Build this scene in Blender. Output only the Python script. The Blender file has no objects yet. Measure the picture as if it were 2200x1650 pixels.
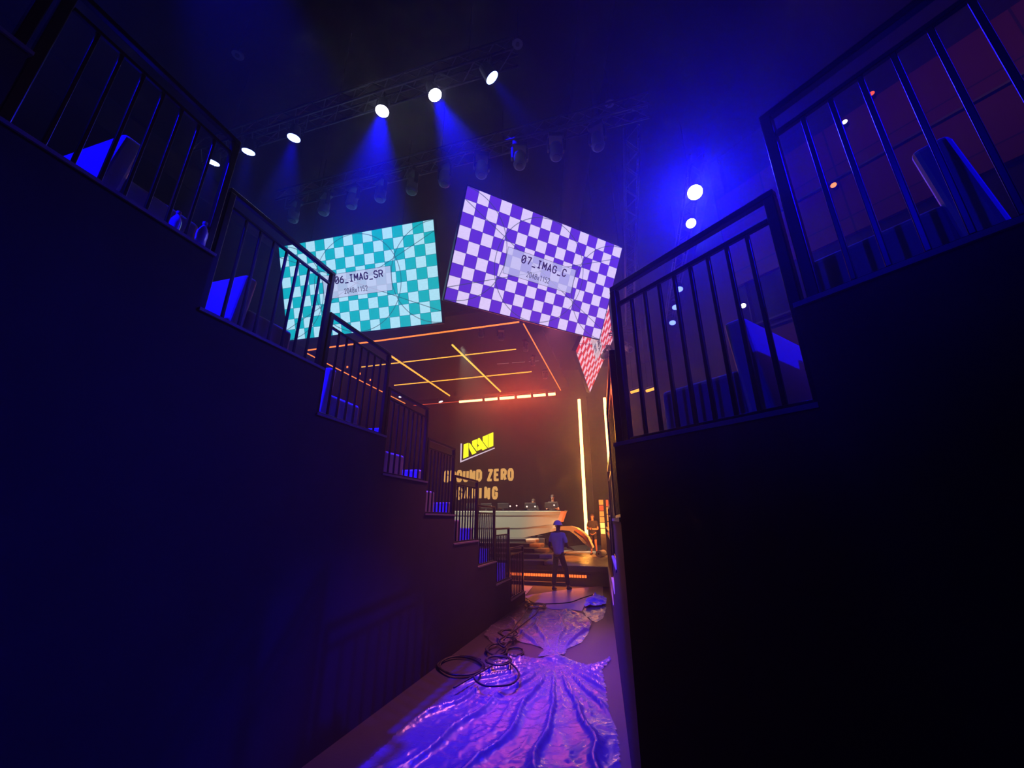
import bpy, bmesh, math, random
from math import sin, cos, pi, radians, sqrt, atan2, exp
from mathutils import Vector, Matrix, noise

# ------------------------------------------------------------------ camera
scene = bpy.context.scene
COL = scene.collection
F_PX, EYE = 860.0, 1.78
PITCH = math.atan(292.0 / F_PX)
cam_data = bpy.data.cameras.new('camera')
cam_data.sensor_fit = 'HORIZONTAL'
cam_data.sensor_width = 36.0
cam_data.lens = F_PX / 2200.0 * 36.0
cam_data.clip_start = 0.02
cam_data.clip_end = 200
cam = bpy.data.objects.new('camera', cam_data)
cam.location = (0, 0, EYE)
cam.rotation_euler = (pi / 2 + PITCH, 0, 0)
COL.objects.link(cam)
scene.camera = cam

# ------------------------------------------------------------------ world, exposure
world = bpy.data.worlds.new('world')
scene.world = world
world.use_nodes = True
world.node_tree.nodes['Background'].inputs['Color'].default_value = (0.05, 0.012, 0.35, 1)
world.node_tree.nodes['Background'].inputs['Strength'].default_value = 0.0
# thin theatrical haze in the whole hall
_nt = world.node_tree
_v = _nt.nodes.new('ShaderNodeVolumePrincipled')
_v.inputs['Density'].default_value = 0.008
_v.inputs['Anisotropy'].default_value = 0.74
_v.inputs['Color'].default_value = (0.9, 0.9, 0.95, 1)
_nt.links.new(_v.outputs[0], _nt.nodes['World Output'].inputs['Volume'])
vs = scene.view_settings
vs.view_transform = 'Standard'
vs.look = 'None'
vs.exposure = 0.0
vs.gamma = 1.0
vs.use_curve_mapping = False
cy = scene.cycles
cy.use_denoising = True
cy.adaptive_threshold = 0.015
cy.max_bounces = 4
cy.diffuse_bounces = 2
cy.glossy_bounces = 2
cy.transmission_bounces = 2
cy.transparent_max_bounces = 6
cy.volume_bounces = 0
cy.sample_clamp_indirect = 3.0
cy.sample_clamp_direct = 0.0
cy.caustics_reflective = False
cy.caustics_refractive = False

# ------------------------------------------------------------------ frames of reference
A = radians(16)
E1 = Vector((cos(A), -sin(A), 0))       # across the stage, to the right
E2 = Vector((sin(A), cos(A), 0))        # towards the stage
RC = Vector((0.580, 2.255, 0))             # corner of the right bank
FD = Vector((-0.5543, 0.8323, 0))       # right bank, towards the stage
FN = Vector((0.8323, 0.5543, 0))        # right bank, to the right
def S(s, t, z=0.0):
    return E1 * s + E2 * t + Vector((0, 0, z))
def Rb(a, n, z=0.0):
    return RC + FD * a + FN * n + Vector((0, 0, z))
def ray(x, y):
    u = 825 - y
    return Vector((x - 1100, F_PX * cos(PITCH) - u * sin(PITCH), F_PX * sin(PITCH) + u * cos(PITCH))) / F_PX
def at(x, y, n, c):
    """point of a real plane n.P = c seen at a pixel of the photograph"""
    v = ray(x, y)
    n = Vector(n)
    o = Vector((0, 0, EYE))
    return o + v * ((c - n.dot(o)) / n.dot(v))
def at_z(x, y, z): return at(x, y, (0, 0, 1), z)
def at_t(x, y, t): return at(x, y, E2, t)
def at_s(x, y, s): return at(x, y, E1, s)

def lin(c):
    return tuple(((v / 255.0) / 12.92 if v <= 10.3 else ((v / 255.0 + 0.055) / 1.055) ** 2.4) for v in c)

# ------------------------------------------------------------------ lights
BLUE = (0.002, 0.0006, 1.0)
def spot(name, loc, aim, energy, size, blend=0.4, color=BLUE, radius=0.08):
    l = bpy.data.lights.new(name, 'SPOT')
    l.energy = energy
    l.color = color
    l.spot_size = radians(size)
    l.spot_blend = blend
    l.shadow_soft_size = radius
    o = bpy.data.objects.new(name, l)
    o.location = loc
    o.rotation_euler = (Vector(aim) - Vector(loc)).to_track_quat('-Z', 'Y').to_euler()
    COL.objects.link(o)
    return o
def area(name, loc, aim, energy, sx, sy, color, up=None):
    l = bpy.data.lights.new(name, 'AREA')
    l.shape = 'RECTANGLE'
    l.size = sx
    l.size_y = sy
    l.energy = energy
    l.color = color
    o = bpy.data.objects.new(name, l)
    o.location = loc
    o.rotation_euler = (Vector(aim) - Vector(loc)).to_track_quat('-Z', 'Y').to_euler()
    COL.objects.link(o)
    return o

L_T1 = 4.05
PAR = [  # s, t, z, aim (s,t,z), energy, cone
    (-1.48, L_T1, 8.2, (2.2, 7.2, 2.5), 2600, 30),
    (-2.44, L_T1, 8.2, (0.2, 5.4, 1.0), 9000, 40),
    (-3.40, L_T1, 8.2, (-3.3, 4.0, 2.0), 11000, 38),
    (-5.19, L_T1, 8.2, (-5.9, 4.9, 2.0), 4500, 38),
    (-6.21, L_T1, 8.2, (-7.2, 5.4, 2.0), 1500, 36),
    (-7.06, L_T1, 8.2, (-8.6, 5.2, 2.0), 2000, 36),
    (1.83, 7.36, 8.2, (0.3, 1.8, 1.6), 3600, 54),
    (1.87, 8.32, 8.2, (1.4, 3.5, 0.8), 250, 50),
    (1.90, 11.2, 8.2, (1.2, 8.5, 0.0), 120, 50),
    (1.90, 12.3, 8.2, (1.2, 9.0, 0.0), 120, 50),
    (1.90, 13.4, 8.2, (1.2, 9.5, 0.0), 120, 50),
]
for (s, t, z, aim, en, cone) in PAR:
    p = S(s, t, z)
    q = S(*aim)
    p = p + (q - p).normalized() * 0.07
    spot('par_light', p, q, en, cone, 0.8, BLUE, 0.3 if en == 3600 else 0.08)
# blue wash lamps of the rig behind the photographer, on the chairs, and spots on the corridor floor
spot('wash_fill', S(-3.9, -2.2, 8.6), S(-3.1, 2.2, 3.6), 7000, 24, 0.6)
spot('wash_fill', S(-4.0, 0.6, 9.2), S(-3.1, 5.6, 2.0), 7000, 34, 0.6)
spot('wash_fill', S(-1.6, 5.0, 9.0), at_z(1276, 1296, 0.0), 1500, 9, 0.6)  # added blue spot to brighten the bag, no fixture there
spot('wash_fill', Rb(-6.5, 2.6, 7.6), Rb(-1.2, 0.9, 2.8), 3500, 20, 0.6)
spot('wash_fill', S(-5.0, -4.5, 7.5), Rb(-0.7, 0.4, 3.0), 900, 15, 0.8)
spot('wash_fill', S(-0.2, 1.5, 8.8), S(0.1, 5.5, 0.0), 600, 34, 0.6, (0.12, 0.02, 1.0))
spot('wash_fill', (1.2, 9.0, 6.65), (0.8, 5.0, 0.0), 1500, 62, 0.8, (1.0, 0.20, 0.30))  # added pink spot hidden behind the violet screen, sheen for the plastic
# added warm fill over the stage, added white key on the desk
spot('stage_fill', S(-1.0, 9.8, 9.0), S(-1.9, 16.2, 0.8), 6500, 29, 0.7, (1.0, 0.24, 0.03))
spot('wash_fill', S(1.9, 6.3, 8.0), at_z(1203, 1268, 0.0) + Vector((0, 0, 1.0)), 1500, 15, 0.6, (0.10, 0.07, 1.0))  # added blue spot on the helmeted man, no lamp modelled
spot('beam_light', S(1.83, 7.30, 8.3), at_z(1563, 0, 9.6), 1600, 2.2, 0.6)
spot('desk_fill', S(-6.0, 13.6, 8.4), S(-5.2, 17.6, 1.6), 6500, 48, 0.4, (1.0, 0.95, 0.68))

# ------------------------------------------------------------------ materials
MATS = {}
def mat(name, color, rough=0.6, metal=0.0, emit=None, strength=1.0, bump=None, spec=0.5, coat=0.0, sample=True, var=0.0):
    if name in MATS: return MATS[name]
    m = bpy.data.materials.new(name)
    m.use_nodes = True
    nt = m.node_tree
    b = nt.nodes['Principled BSDF']
    b.inputs['Base Color'].default_value = (*color, 1)
    b.inputs['Roughness'].default_value = rough
    b.inputs['Metallic'].default_value = metal
    b.inputs['Specular IOR Level'].default_value = spec
    b.inputs['Coat Weight'].default_value = coat
    if emit is not None:
        b.inputs['Emission Color'].default_value = (*emit, 1)
        b.inputs['Emission Strength'].default_value = strength
    tc = nt.nodes.new('ShaderNodeTexCoord')
    if var:
        n2 = nt.nodes.new('ShaderNodeTexNoise'); n2.inputs['Scale'].default_value = 3.0; n2.inputs['Detail'].default_value = 5
        nt.links.new(tc.outputs['Object'], n2.inputs['Vector'])
        mx = nt.nodes.new('ShaderNodeMixRGB')
        mx.inputs['Color1'].default_value = (*[c * (1 - var) for c in color], 1)
        mx.inputs['Color2'].default_value = (*[min(1, c * (1 + var)) for c in color], 1)
        nt.links.new(n2.outputs['Fac'], mx.inputs['Fac'])
        nt.links.new(mx.outputs['Color'], b.inputs['Base Color'])
    if bump:
        n = nt.nodes.new('ShaderNodeTexNoise'); n.inputs['Scale'].default_value = bump[0]; n.inputs['Detail'].default_value = 6
        nt.links.new(tc.outputs['Object'], n.inputs['Vector'])
        bp = nt.nodes.new('ShaderNodeBump'); bp.inputs['Strength'].default_value = bump[1]
        bp.inputs['Distance'].default_value = bump[2] if len(bump) > 2 else 0.02
        nt.links.new(n.outputs['Fac'], bp.inputs['Height'])
        nt.links.new(bp.outputs['Normal'], b.inputs['Normal'])
    if emit is not None and not sample:
        try: m.cycles.emission_sampling = 'NONE'
        except Exception: pass
    MATS[name] = m
    return m

M_WALL = mat('dark_painted_board', (0.042, 0.036, 0.044), 0.75, bump=(60, 0.15, 0.004), var=0.25, spec=0.25)
M_TRIM = mat('edge_trim', (0.26, 0.23, 0.26), 0.5, bump=(30, 0.2, 0.004))
M_TIER = mat('tier_carpet', (0.03, 0.028, 0.035), 0.9, bump=(200, 0.3, 0.004))
M_BLACKWALL = mat('black_drape', (0.012, 0.011, 0.014), 0.9, bump=(4, 0.3, 0.05))
M_BACKWALL = mat('black_video_wall', (0.008, 0.007, 0.009), 0.6)
M_CEIL = mat('ceiling_black', (0.010, 0.009, 0.012), 0.9, bump=(3, 0.3, 0.05))
M_FLOOR = mat('floor_grey', (0.034, 0.03, 0.045), 0.55, bump=(25, 0.15, 0.01), var=0.2)
M_RAIL = mat('rail_black_gloss', (0.003, 0.003, 0.0035), 0.30, 0.0, spec=0.40)
M_FABRIC = mat('pale_upholstery', (0.42, 0.40, 0.45), 0.75, bump=(90, 0.25, 0.004))
M_FABRIC2 = mat('dark_upholstery', (0.30, 0.28, 0.33), 0.8, bump=(90, 0.25, 0.004))
M_TRUSS = mat('truss_dark', (0.07, 0.068, 0.075), 0.5, 0.3)
M_BLACKMETAL = mat('lamp_black', (0.025, 0.025, 0.028), 0.45)
M_GREY = mat('lamp_grey', (0.14, 0.145, 0.145), 0.5)
M_CABLE = mat('cable_rubber', (0.012, 0.012, 0.014), 0.5)
M_ORANGE = mat('led_orange', (0, 0, 0), emit=(1.0, 0.22, 0.03), strength=1.5, sample=False)
M_AMBER = mat('led_amber', (0, 0, 0), emit=(1.0, 0.42, 0.04), strength=1.5, sample=False)
M_YELLOW = mat('led_yellow', (0, 0, 0), emit=(0.95, 0.62, 0.07), strength=1.2, sample=False)
M_RED = mat('led_red_orange', (0, 0, 0), emit=(1.0, 0.10, 0.02), strength=1.1, sample=False)
M_HOT = mat('led_hot_bar', (0, 0, 0), emit=(1.0, 0.33, 0.12), strength=7.0, sample=False)
M_TUBE = mat('led_bright_tube', (0, 0, 0), emit=(1.0, 0.46, 0.11), strength=8.0, sample=False)
M_LENS = mat('lamp_lens_blue', (0, 0, 0), emit=(0.28, 0.40, 1.0), strength=6.0, sample=False)
M_LENSW = mat('lamp_lens_white', (0, 0, 0), emit=(1.0, 0.97, 0.85), strength=4.0, sample=False)
M_SKIN = mat('skin', (0.42, 0.20, 0.13), 0.55)
M_SKIND = mat('skin_dark', (0.12, 0.055, 0.035), 0.55)
M_HAIR = mat('hair', (0.03, 0.015, 0.01), 0.6)
M_WHITE = mat('white_lacquer', (0.62, 0.63, 0.56), 0.35)
M_STAGE = mat('stage_deck', (0.05, 0.045, 0.05), 0.4)

# ------------------------------------------------------------------ mesh helpers
class MB:
    def __init__(self): self.v = []; self.f = []
    def add(self, vs, fs):
        o = len(self.v)
        self.v += [tuple(p) for p in vs]
        self.f += [tuple(i + o for i in q) for q in fs]
    def box(self, lo, hi):
        x0, y0, z0 = lo; x1, y1, z1 = hi
        self.add([(x0,y0,z0),(x1,y0,z0),(x1,y1,z0),(x0,y1,z0),(x0,y0,z1),(x1,y0,z1),(x1,y1,z1),(x0,y1,z1)],
                 [(0,3,2,1),(4,5,6,7),(0,1,5,4),(1,2,6,5),(2,3,7,6),(3,0,4,7)])
        return self
    def tube(self, p, q, r, n=8, r2=None, cap=True):
        p = Vector(p); q = Vector(q); d = (q - p)
        if d.length < 1e-6: return self
        d.normalize()
        a = d.orthogonal().normalized(); b = d.cross(a)
        r2 = r if r2 is None else r2
        vs = [p + (a * cos(2*pi*i/n) + b * sin(2*pi*i/n)) * r for i in range(n)] + \
             [q + (a * cos(2*pi*i/n) + b * sin(2*pi*i/n)) * r2 for i in range(n)]
        fs = [(i, (i+1) % n, n + (i+1) % n, n + i) for i in range(n)]
        if cap: fs += [tuple(range(n))[::-1], tuple(range(n, 2*n))]
        self.add(vs, fs); return self
    def path(self, pts, r, n=6):
        pts = [Vector(p) for p in pts]
        rings = []
        for i, p in enumerate(pts):
            d = (pts[min(i+1, len(pts)-1)] - pts[max(i-1, 0)])
            d = d.normalized() if d.length > 1e-7 else Vector((1,0,0))
            a = d.cross(Vector((0,0,1)))
            if a.length < 1e-3: a = d.cross(Vector((0,1,0)))
            a.normalize(); b = d.cross(a)
            rings.append([p + (a*cos(2*pi*k/n) + b*sin(2*pi*k/n))*r for k in range(n)])
        vs = [v for rg in rings for v in rg]
        fs = [(i*n+k, i*n+(k+1)%n, (i+1)*n+(k+1)%n, (i+1)*n+k) for i in range(len(rings)-1) for k in range(n)]
        fs += [tuple(range(n))[::-1], tuple(range((len(rings)-1)*n, len(rings)*n))]
        self.add(vs, fs); return self
    def prism(self, poly, d0, d1, fn):
        """poly of 2D points, fn(u, v, d) -> 3D"""
        n = len(poly)
        self.add([fn(u, v, d0) for u, v in poly] + [fn(u, v, d1) for u, v in poly],
                 [tuple(range(n))[::-1], tuple(range(n, 2*n))] + [(i, (i+1) % n, n+(i+1) % n, n+i) for i in range(n)])
        return self
    def sphere(self, c, r, n=12, m=8, sx=1, sy=1, sz=1, zmin=-1.0):
        c = Vector(c); vs = []; fs = []
        th0 = math.acos(max(-1, min(1, zmin)))
        for j in range(m+1):
            th = th0 * j / m
            for i in range(n):
                vs.append(c + Vector((sin(th)*cos(2*pi*i/n)*r*sx, sin(th)*sin(2*pi*i/n)*r*sy, cos(th)*r*sz)))
        for j in range(m):
            for i in range(n):
                fs.append((j*n+i, j*n+(i+1)%n, (j+1)*n+(i+1)%n, (j+1)*n+i))
        self.add(vs, fs); return self
    def lathe(self, prof, c=(0,0,0), n=16):
        c = Vector(c); vs = []; fs = []
        for (r, z) in prof:
            for i in range(n): vs.append(c + Vector((r*cos(2*pi*i/n), r*sin(2*pi*i/n), z)))
        for j in range(len(prof)-1):
            for i in range(n): fs.append((j*n+i, j*n+(i+1)%n, (j+1)*n+(i+1)%n, (j+1)*n+i))
        fs.append(tuple(range(n))[::-1]); fs.append(tuple(range((len(prof)-1)*n, len(prof)*n)))
        self.add(vs, fs); return self
    def build(self, name, m, parent=None, bevel=0.0, smooth=False, seg=2):
        me = bpy.data.meshes.new(name)
        me.from_pydata(self.v, [], self.f)
        bm = bmesh.new(); bm.from_mesh(me)
        bmesh.ops.remove_doubles(bm, verts=bm.verts, dist=1e-5)
        bmesh.ops.recalc_face_normals(bm, faces=bm.faces)
        bm.to_mesh(me); bm.free()
        if m: me.materials.append(m)
        if smooth:
            for p in me.polygons: p.use_smooth = True
        o = bpy.data.objects.new(name, me)
        COL.objects.link(o)
        if parent is not None: o.parent = parent
        if bevel:
            bv = o.modifiers.new('bevel', 'BEVEL'); bv.width = bevel; bv.segments = seg; bv.limit_method = 'ANGLE'
        return o

def tag(o, label=None, cat=None, group=None, kind=None):
    if label: o['label'] = label
    if cat: o['category'] = cat
    if group: o['group'] = group
    if kind: o['kind'] = kind
    return o
def empty(name, loc, rz=0.0, label=None, cat=None, group=None):
    o = bpy.data.objects.new(name, None)
    COL.objects.link(o)
    o.location = loc; o.rotation_euler = (0, 0, rz)
    o.empty_display_size = 0.1
    return tag(o, label, cat, group)
def copy_tree(o, parent=None):
    c = o.copy(); COL.objects.link(c); c.parent = parent
    for ch in [x for x in bpy.data.objects if x.parent == o]:
        copy_tree(ch, c)
    return c
def structure(o): o['kind'] = 'structure'; return o

# ------------------------------------------------------------------ the setting
CEIL = 10.6
o = MB().box((-30, -12, -0.2), (26, 40, 0)).build('floor', M_FLOOR); structure(o)
o = MB().box((-30, -12, CEIL), (26, 40, CEIL + 0.2)).build('ceiling', M_CEIL); structure(o)

# left bank: stepped side wall, tiers, edge trims
LS = -2.586
LB = [-1.5, -0.4, 0.62, 1.65, 2.80, 3.88, 4.92, 5.88, 6.93, 7.93, 8.93, 10.13]
LH = [4.33, 3.915, 3.50, 3.09, 2.675, 2.265, 1.86, 1.45, 1.035, 0.625, 0.20]
LB[0] = -6.0
LH = [h_ - 0.022 for h_ in LH]
poly = [(LB[0], 0.0)]
for i, h in enumerate(LH): poly += [(LB[i], h), (LB[i+1], h)]
poly.append((LB[-1], 0.0))
o = MB().prism(poly, LS - 0.06, LS, lambda u, v, d: S(d, u, v)).build('wall_left', M_WALL); structure(o)
for i, h in enumerate(LH):
    fl = h - 0.10 if h > 0.3 else h - 0.05
    o = MB().prism([(-14, LB[i]), (LS - 0.062, LB[i]), (LS - 0.062, LB[i+1]), (-14, LB[i+1])], 0.0, fl,
                   lambda u, v, d: S(u, v, d)).build('floor_tier', M_TIER); structure(o)
    o = MB().prism([(LS - 0.10, LB[i]), (LS + 0.012, LB[i]), (LS + 0.012, LB[i+1] + 0.01), (LS - 0.10, LB[i+1] + 0.01)],
                   h + 0.001, h + 0.022, lambda u, v, d: S(u, v, d)).build('trim_%d' % (i + 1), M_TRIM); structure(o)

# right bank
RT = [(-8.0, -3.06, 3.42), (-3.06, -2.03, 3.01), (-2.03, -1.00, 2.60), (-1.00, 0.0, 2.19),
      (0.0, 1.03, 1.79), (1.03, 2.06, 1.38), (2.06, 3.09, 0.97), (3.09, 6.7, 0.60)]
RT = [(p_, q_, h_ - 0.02) for p_, q_, h_ in RT]
WS = 1.0185                      # the corridor side cuts the bank on the slant
def redge(a): return 0.0 if a <= 0 else a * WS
poly = [(-8.0, 0)]
for a0, a1, h in RT[:4]: poly += [(a0, h), (a1, h)]
poly.append((0.0, 0.0))
o = MB().prism(poly, 0.0, 0.06, lambda u, v, d: Rb(u, d, v)).build('wall_right', M_WALL); structure(o)
poly = [(0.0, 0)]
for a0, a1, h in RT[4:]: poly += [(a0, h), (a1, h)]
poly.append((6.7, 0.0))
o = MB().prism(poly, 0.0, 0.06, lambda u, v, d: Rb(u + 0.0, u * WS + d, v)).build('wall_corridor', M_WALL); structure(o)
for i, (a0, a1, h) in enumerate(RT):
    fl = h - 0.10
    o = MB().prism([(a0, redge(a0) + 0.062), (a0, 7.0), (a1, 7.0), (a1, redge(a1) + 0.062)], 0.0, fl,
                   lambda u, v, d: Rb(u, v, d)).build('floor_tier', M_TIER); structure(o)
    o = MB().prism([(a0, redge(a0) - 0.012), (a0, redge(a0) + 0.10), (a1, redge(a1) + 0.10), (a1, redge(a1) - 0.012)],
                   h + 0.001, h + 0.022, lambda u, v, d: Rb(u, v, d)).build('trim_%d' % (i + 20), M_TRIM); structure(o)

# room shell
def wall(name, p, q, m, th=0.2, z1=CEIL, z0=0.0):
    p = Vector(p); q = Vector(q); d = (q - p).normalized(); n = Vector((-d.y, d.x, 0)) * th
    mb = MB(); mb.add([p + Vector((0,0,z0)), q + Vector((0,0,z0)), q + n + Vector((0,0,z0)), p + n + Vector((0,0,z0)),
            p + Vector((0,0,z1)), q + Vector((0,0,z1)), q + n + Vector((0,0,z1)), p + n + Vector((0,0,z1))],
           [(0,3,2,1),(4,5,6,7),(0,1,5,4),(1,2,6,5),(2,3,7,6),(3,0,4,7)])
    return structure(mb.build(name, m))
wall('wall_stage', S(4.0, 23.4), S(-16.5, 23.4), M_BLACKWALL, -0.2)
wall('wall_far_left', S(-15.5, 24), S(-15.5, -8), M_BLACKWALL, -0.2)
wall('wall_rear', S(-16, -7), S(16, -7), M_BLACKWALL, -0.2)
wall('wall_far_right', S(2.9, 9.0), S(2.9, 24), M_BLACKWALL, -0.2)

# brown panelled side wall behind the right bank
def panel_wall():
    m = bpy.data.materials.new('brown_acoustic_panels'); m.use_nodes = True
    nt = m.node_tree; b = nt.nodes['Principled BSDF']
    b.inputs['Roughness'].default_value = 0.7
    tc = nt.nodes.new('ShaderNodeTexCoord')
    br = nt.nodes.new('ShaderNodeTexBrick')
    br.offset = 0.0; br.inputs['Scale'].default_value = 1.0
    br.inputs['Color1'].default_value = (0.16, 0.03, 0.02, 1); br.inputs['Color2'].default_value = (0.12, 0.024, 0.018, 1)
    br.inputs['Mortar'].default_value = (0.03, 0.012, 0.01, 1)
    br.inputs['Brick Width'].default_value = 1.25; br.inputs['Row Height'].default_value = 1.2; br.inputs['Mortar Size'].default_value = 0.015
    nt.links.new(tc.outputs['UV'], br.inputs['Vector']); nt.links.new(br.outputs['Color'], b.inputs['Base Color'])
    return m
M_PANEL = panel_wall()
def rwall_box(name, a0, a1, z0, z1, n0, n1, m):
    mb = MB().prism([(a0, n0), (a0, n1), (a1, n1), (a1, n0)], z0, z1, lambda u, v, d: Rb(u, v, d))
    o = mb.build(name, m)
    uv = o.data.uv_layers.new(name='UVMap')
    for lp in o.data.loops:
        c = o.data.vertices[lp.vertex_index].co - RC
        uv.data[lp.index].uv = (c.dot(FD), c.z)
    return structure(o)
rwall_box('wall_side', -9, 2.35, 0, CEIL, 7.05, 7.25, M_BLACKWALL)
RN = 7.0
for k, (z0, z1) in enumerate([(1.0, 3.6), (3.75, 5.55), (6.85, 8.05), (8.15, 9.35)]):
    rwall_box('wall_panel_%d' % (k + 1), -9, 2.3, z0, z1, RN - 0.03, RN + 0.05, M_PANEL)
for k, z in enumerate([5.62, 5.78, 8.10]):
    rwall_box('trim_%d' % (40 + k), -9, 2.3, z - 0.02, z + 0.02, RN - 0.07, RN + 0.03, M_TRUSS)
area('panel_fill', Rb(-3.0, 4.2, 9.9), Rb(-2.5, 7.0, 6.5), 14, 4.0, 0.5, (1.0, 0.30, 0.16))  # unseen dim warm light added for the brown panels

# ------------------------------------------------------------------ railings
def make_railing(L, nb, label, group):
    """local x runs along the rail from its near post, z up from the trim"""
    r = empty('metal_railing', (0, 0, 0), 0, label, 'railing', group)
    MB().box((0.0, -0.02, 0.966), (L, 0.02, 1.0)).build('top_rail', M_RAIL, r, 0.005)
    MB().box((0.05, -0.012, 0.850), (L - 0.045, 0.012, 0.874)).build('mid_rail', M_RAIL, r, 0.004)
    MB().box((0.046, -0.014, 0.0), (L - 0.046, 0.014, 0.024)).build('bottom_rail', M_RAIL, r, 0.004)
    MB().box((0.0, -0.022, 0.0), (0.046, 0.022, 0.966)).build('post', M_RAIL, r, 0.005)
    MB().box((L - 0.046, -0.022, 0.0), (L, 0.022, 0.966)).build('post', M_RAIL, r, 0.005)
    for k in range(nb):
        x = 0.05 + (L - 0.1) * (k + 1) / (nb + 1)
        MB().box((x - 0.0095, -0.0095, 0.024), (x + 0.0095, 0.0095, 0.850)).build('baluster', M_RAIL, r, 0.003)
    return r
ORD = ['top', 'second', 'third', 'fourth', 'fifth', 'sixth', 'seventh', 'eighth', 'ninth', 'tenth']
ang2 = atan2(E2.y, E2.x); angf = atan2(FD.y, FD.x)
for i in range(1, 11):
    h = LH[i]; L = LB[i+1] - LB[i] - 0.02
    w = ORD[i-1]
    lab = {1: 'black metal railing at the very top left corner above the highest left chair',
           2: 'black metal railing in front of the highest blue-lit chair of the left bank',
           3: 'black metal railing of the left bank crossing the teal screen'}.get(i)
    if lab is None:
        lab = 'black metal railing on the left bank, %s step counted down from the highest' % w
    r = make_railing(L, 7, lab, 'railings along the left bank')
    r.location = S(LS - 0.045, LB[i] + 0.01, h + 0.022); r.rotation_euler = (0, 0, ang2)
RL = {1: 'black metal railing at the far upper right edge of the picture',
      2: 'large black railing before the upper chairs and brown wall of the right bank',
      3: 'large black railing in front of the lower armchair of the right bank',
      4: 'black railing seen almost edge on beside the near right wall corner',
      5: 'black railing seen edge on, second past the right wall corner',
      6: 'black railing seen edge on, third past the right wall corner',
      7: 'low far railing at the stage end of the right corridor wall'}
for i in range(1, 8):
    a0, a1, h = RT[i]
    if i < 4:
        r = make_railing(a1 - a0 - 0.02, 8, RL[i], 'railings along the right bank')
        r.location = Rb(a0 - 0.02, 0.045, h + 0.022); r.rotation_euler = (0, 0, angf)
    else:
        p = Rb(a0 + 0.02, redge(a0 + 0.02) + 0.05, h + 0.022); q = Rb(a1 - 0.02, redge(a1 - 0.02) + 0.05, h + 0.022)
        r = make_railing((q - p).length, 8 if i < 7 else 26, RL[i], 'railings along the right bank')
        r.location = p; r.rotation_euler = (0, 0, atan2((q-p).y, (q-p).x))

# ------------------------------------------------------------------ armchairs
def make_chair():
    r = empty('armchair', (0, 0, 0))
    w, d = 0.70, 0.64       # x across, y towards the stage
    MB().box((-w/2 + 0.09, 0.10, 0.06), (w/2 - 0.09, d, 0.36)).build('seat', M_FABRIC, r, 0.03, seg=3)
    mb = MB().prism([(0.0, 0.05), (0.13, 0.05), (0.185, 0.725), (0.07, 0.725)], -w/2, w/2, lambda u, v, dd: Vector((dd, u, v)))
    mb.build('backrest', M_FABRIC, r, 0.026, seg=3)
    for s in (-1, 1):
        x0, x1 = (w/2 - 0.09, w/2) if s > 0 else (-w/2, -w/2 + 0.09)
        MB().box((x0, 0.145, 0.05), (x1, d - 0.02, 0.45)).build('armrest', M_FABRIC2, r, 0.03, seg=3)
    for sx in (-1, 1):
        for sy in (0.07, d - 0.07):
            MB().box((sx*(w/2 - 0.07) - 0.02, sy - 0.02, 0), (sx*(w/2 - 0.07) + 0.02, sy + 0.02, 0.07)).build('leg', M_BLACKMETAL, r)
    return r
chair = make_chair()
used = [False]
def place_chair(p, rz, label, group):
    c = chair if not used[0] else copy_tree(chair)
    used[0] = True
    c.location = p; c.rotation_euler = (0, 0, rz)
    c['label'] = label; c['category'] = 'armchair'; c['group'] = group
rzL = ang2 - pi/2; rzR = angf - pi/2
LC = {2: 'bright blue-lit armchair on the highest step of the left bank',
      3: 'blue-lit armchair behind the railing left of the teal screen',
      4: 'armchair on the left bank just under the teal screen corner',
      5: 'armchair on the left bank level with the orange ceiling tubes',
      6: 'armchair on the left bank, left of the yellow logo',
      7: 'armchair on the left bank, left of the lettering GAMING',
      8: 'small blue-lit armchair in front of the white desk end',
      9: 'small blue-lit armchair of the left bank behind the second lowest railing',
      10: 'lowest small armchair of the left bank by the corridor mouth'}
for i in range(2, 11):
    fl = LH[i] - 0.10 if LH[i] > 0.3 else LH[i] - 0.05
    place_chair(S(LS - 0.27 - 0.36, LB[i+1] - (0.76 if i > 2 else 0.58), fl), rzL, LC[i], 'armchairs on the left bank')
    if i in (2,):
        place_chair(S(LS - 0.27 - 1.08, LB[i+1] - 0.58, fl), rzL, 'armchair mostly hidden beyond the brightest upper left armchair', 'armchairs on the left bank')
for i, lab, lab2 in ((3, 'large pale armchair behind the lower right railing, back towards us', 'armchair right of the lower right one, partly behind the wall edge'),
              (2, 'large armchair behind the upper right railing, rounded back lit blue', 'armchair at the right picture edge beside the upper right armchair'),
              (4, 'armchair seen edge on past the near right wall corner', None),
              (5, 'armchair seen edge on, second past the right wall corner', None)):
    a0, a1, h = RT[i]
    off = 0.30 + 0.36 + (redge(a1) if i > 3 else 0)
    back = 0.60 if i == 2 else 0.74
    place_chair(Rb(a1 - back, off, h - 0.10), rzR, lab, 'armchairs on the right bank')
    if lab2: place_chair(Rb(a1 - back, off + 0.78, h - 0.10), rzR, lab2, 'armchairs on the right bank')

# water bottles on the left bank
def bottle(p, label, sc=1.0):
    r = empty('water_bottle', p, 0, label, 'bottle', 'clear bottles at the edge of the left bank')
    r.scale = (sc, sc, sc)
    m = mat('clear_plastic', (0.6, 0.65, 0.9), 0.08, spec=0.8)
    MB().lathe([(0.028,0),(0.034,0.01),(0.032,0.05),(0.034,0.09),(0.033,0.12),(0.02,0.155),(0.012,0.17),(0.012,0.18)]).build('body', m, r, smooth=True)
    MB().lathe([(0.015,0.18),(0.015,0.2),(0.013,0.202)]).build('cap', M_FABRIC, r)
bottle(S(LS - 0.04, 1.57, LH[2] + 0.022) , 'clear plastic bottle nearer the big railing post')
bottle(S(LS - 0.08, 1.43, LH[2] + 0.022), 'clear plastic bottle further left, half hidden by a baluster', 0.9)

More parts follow.
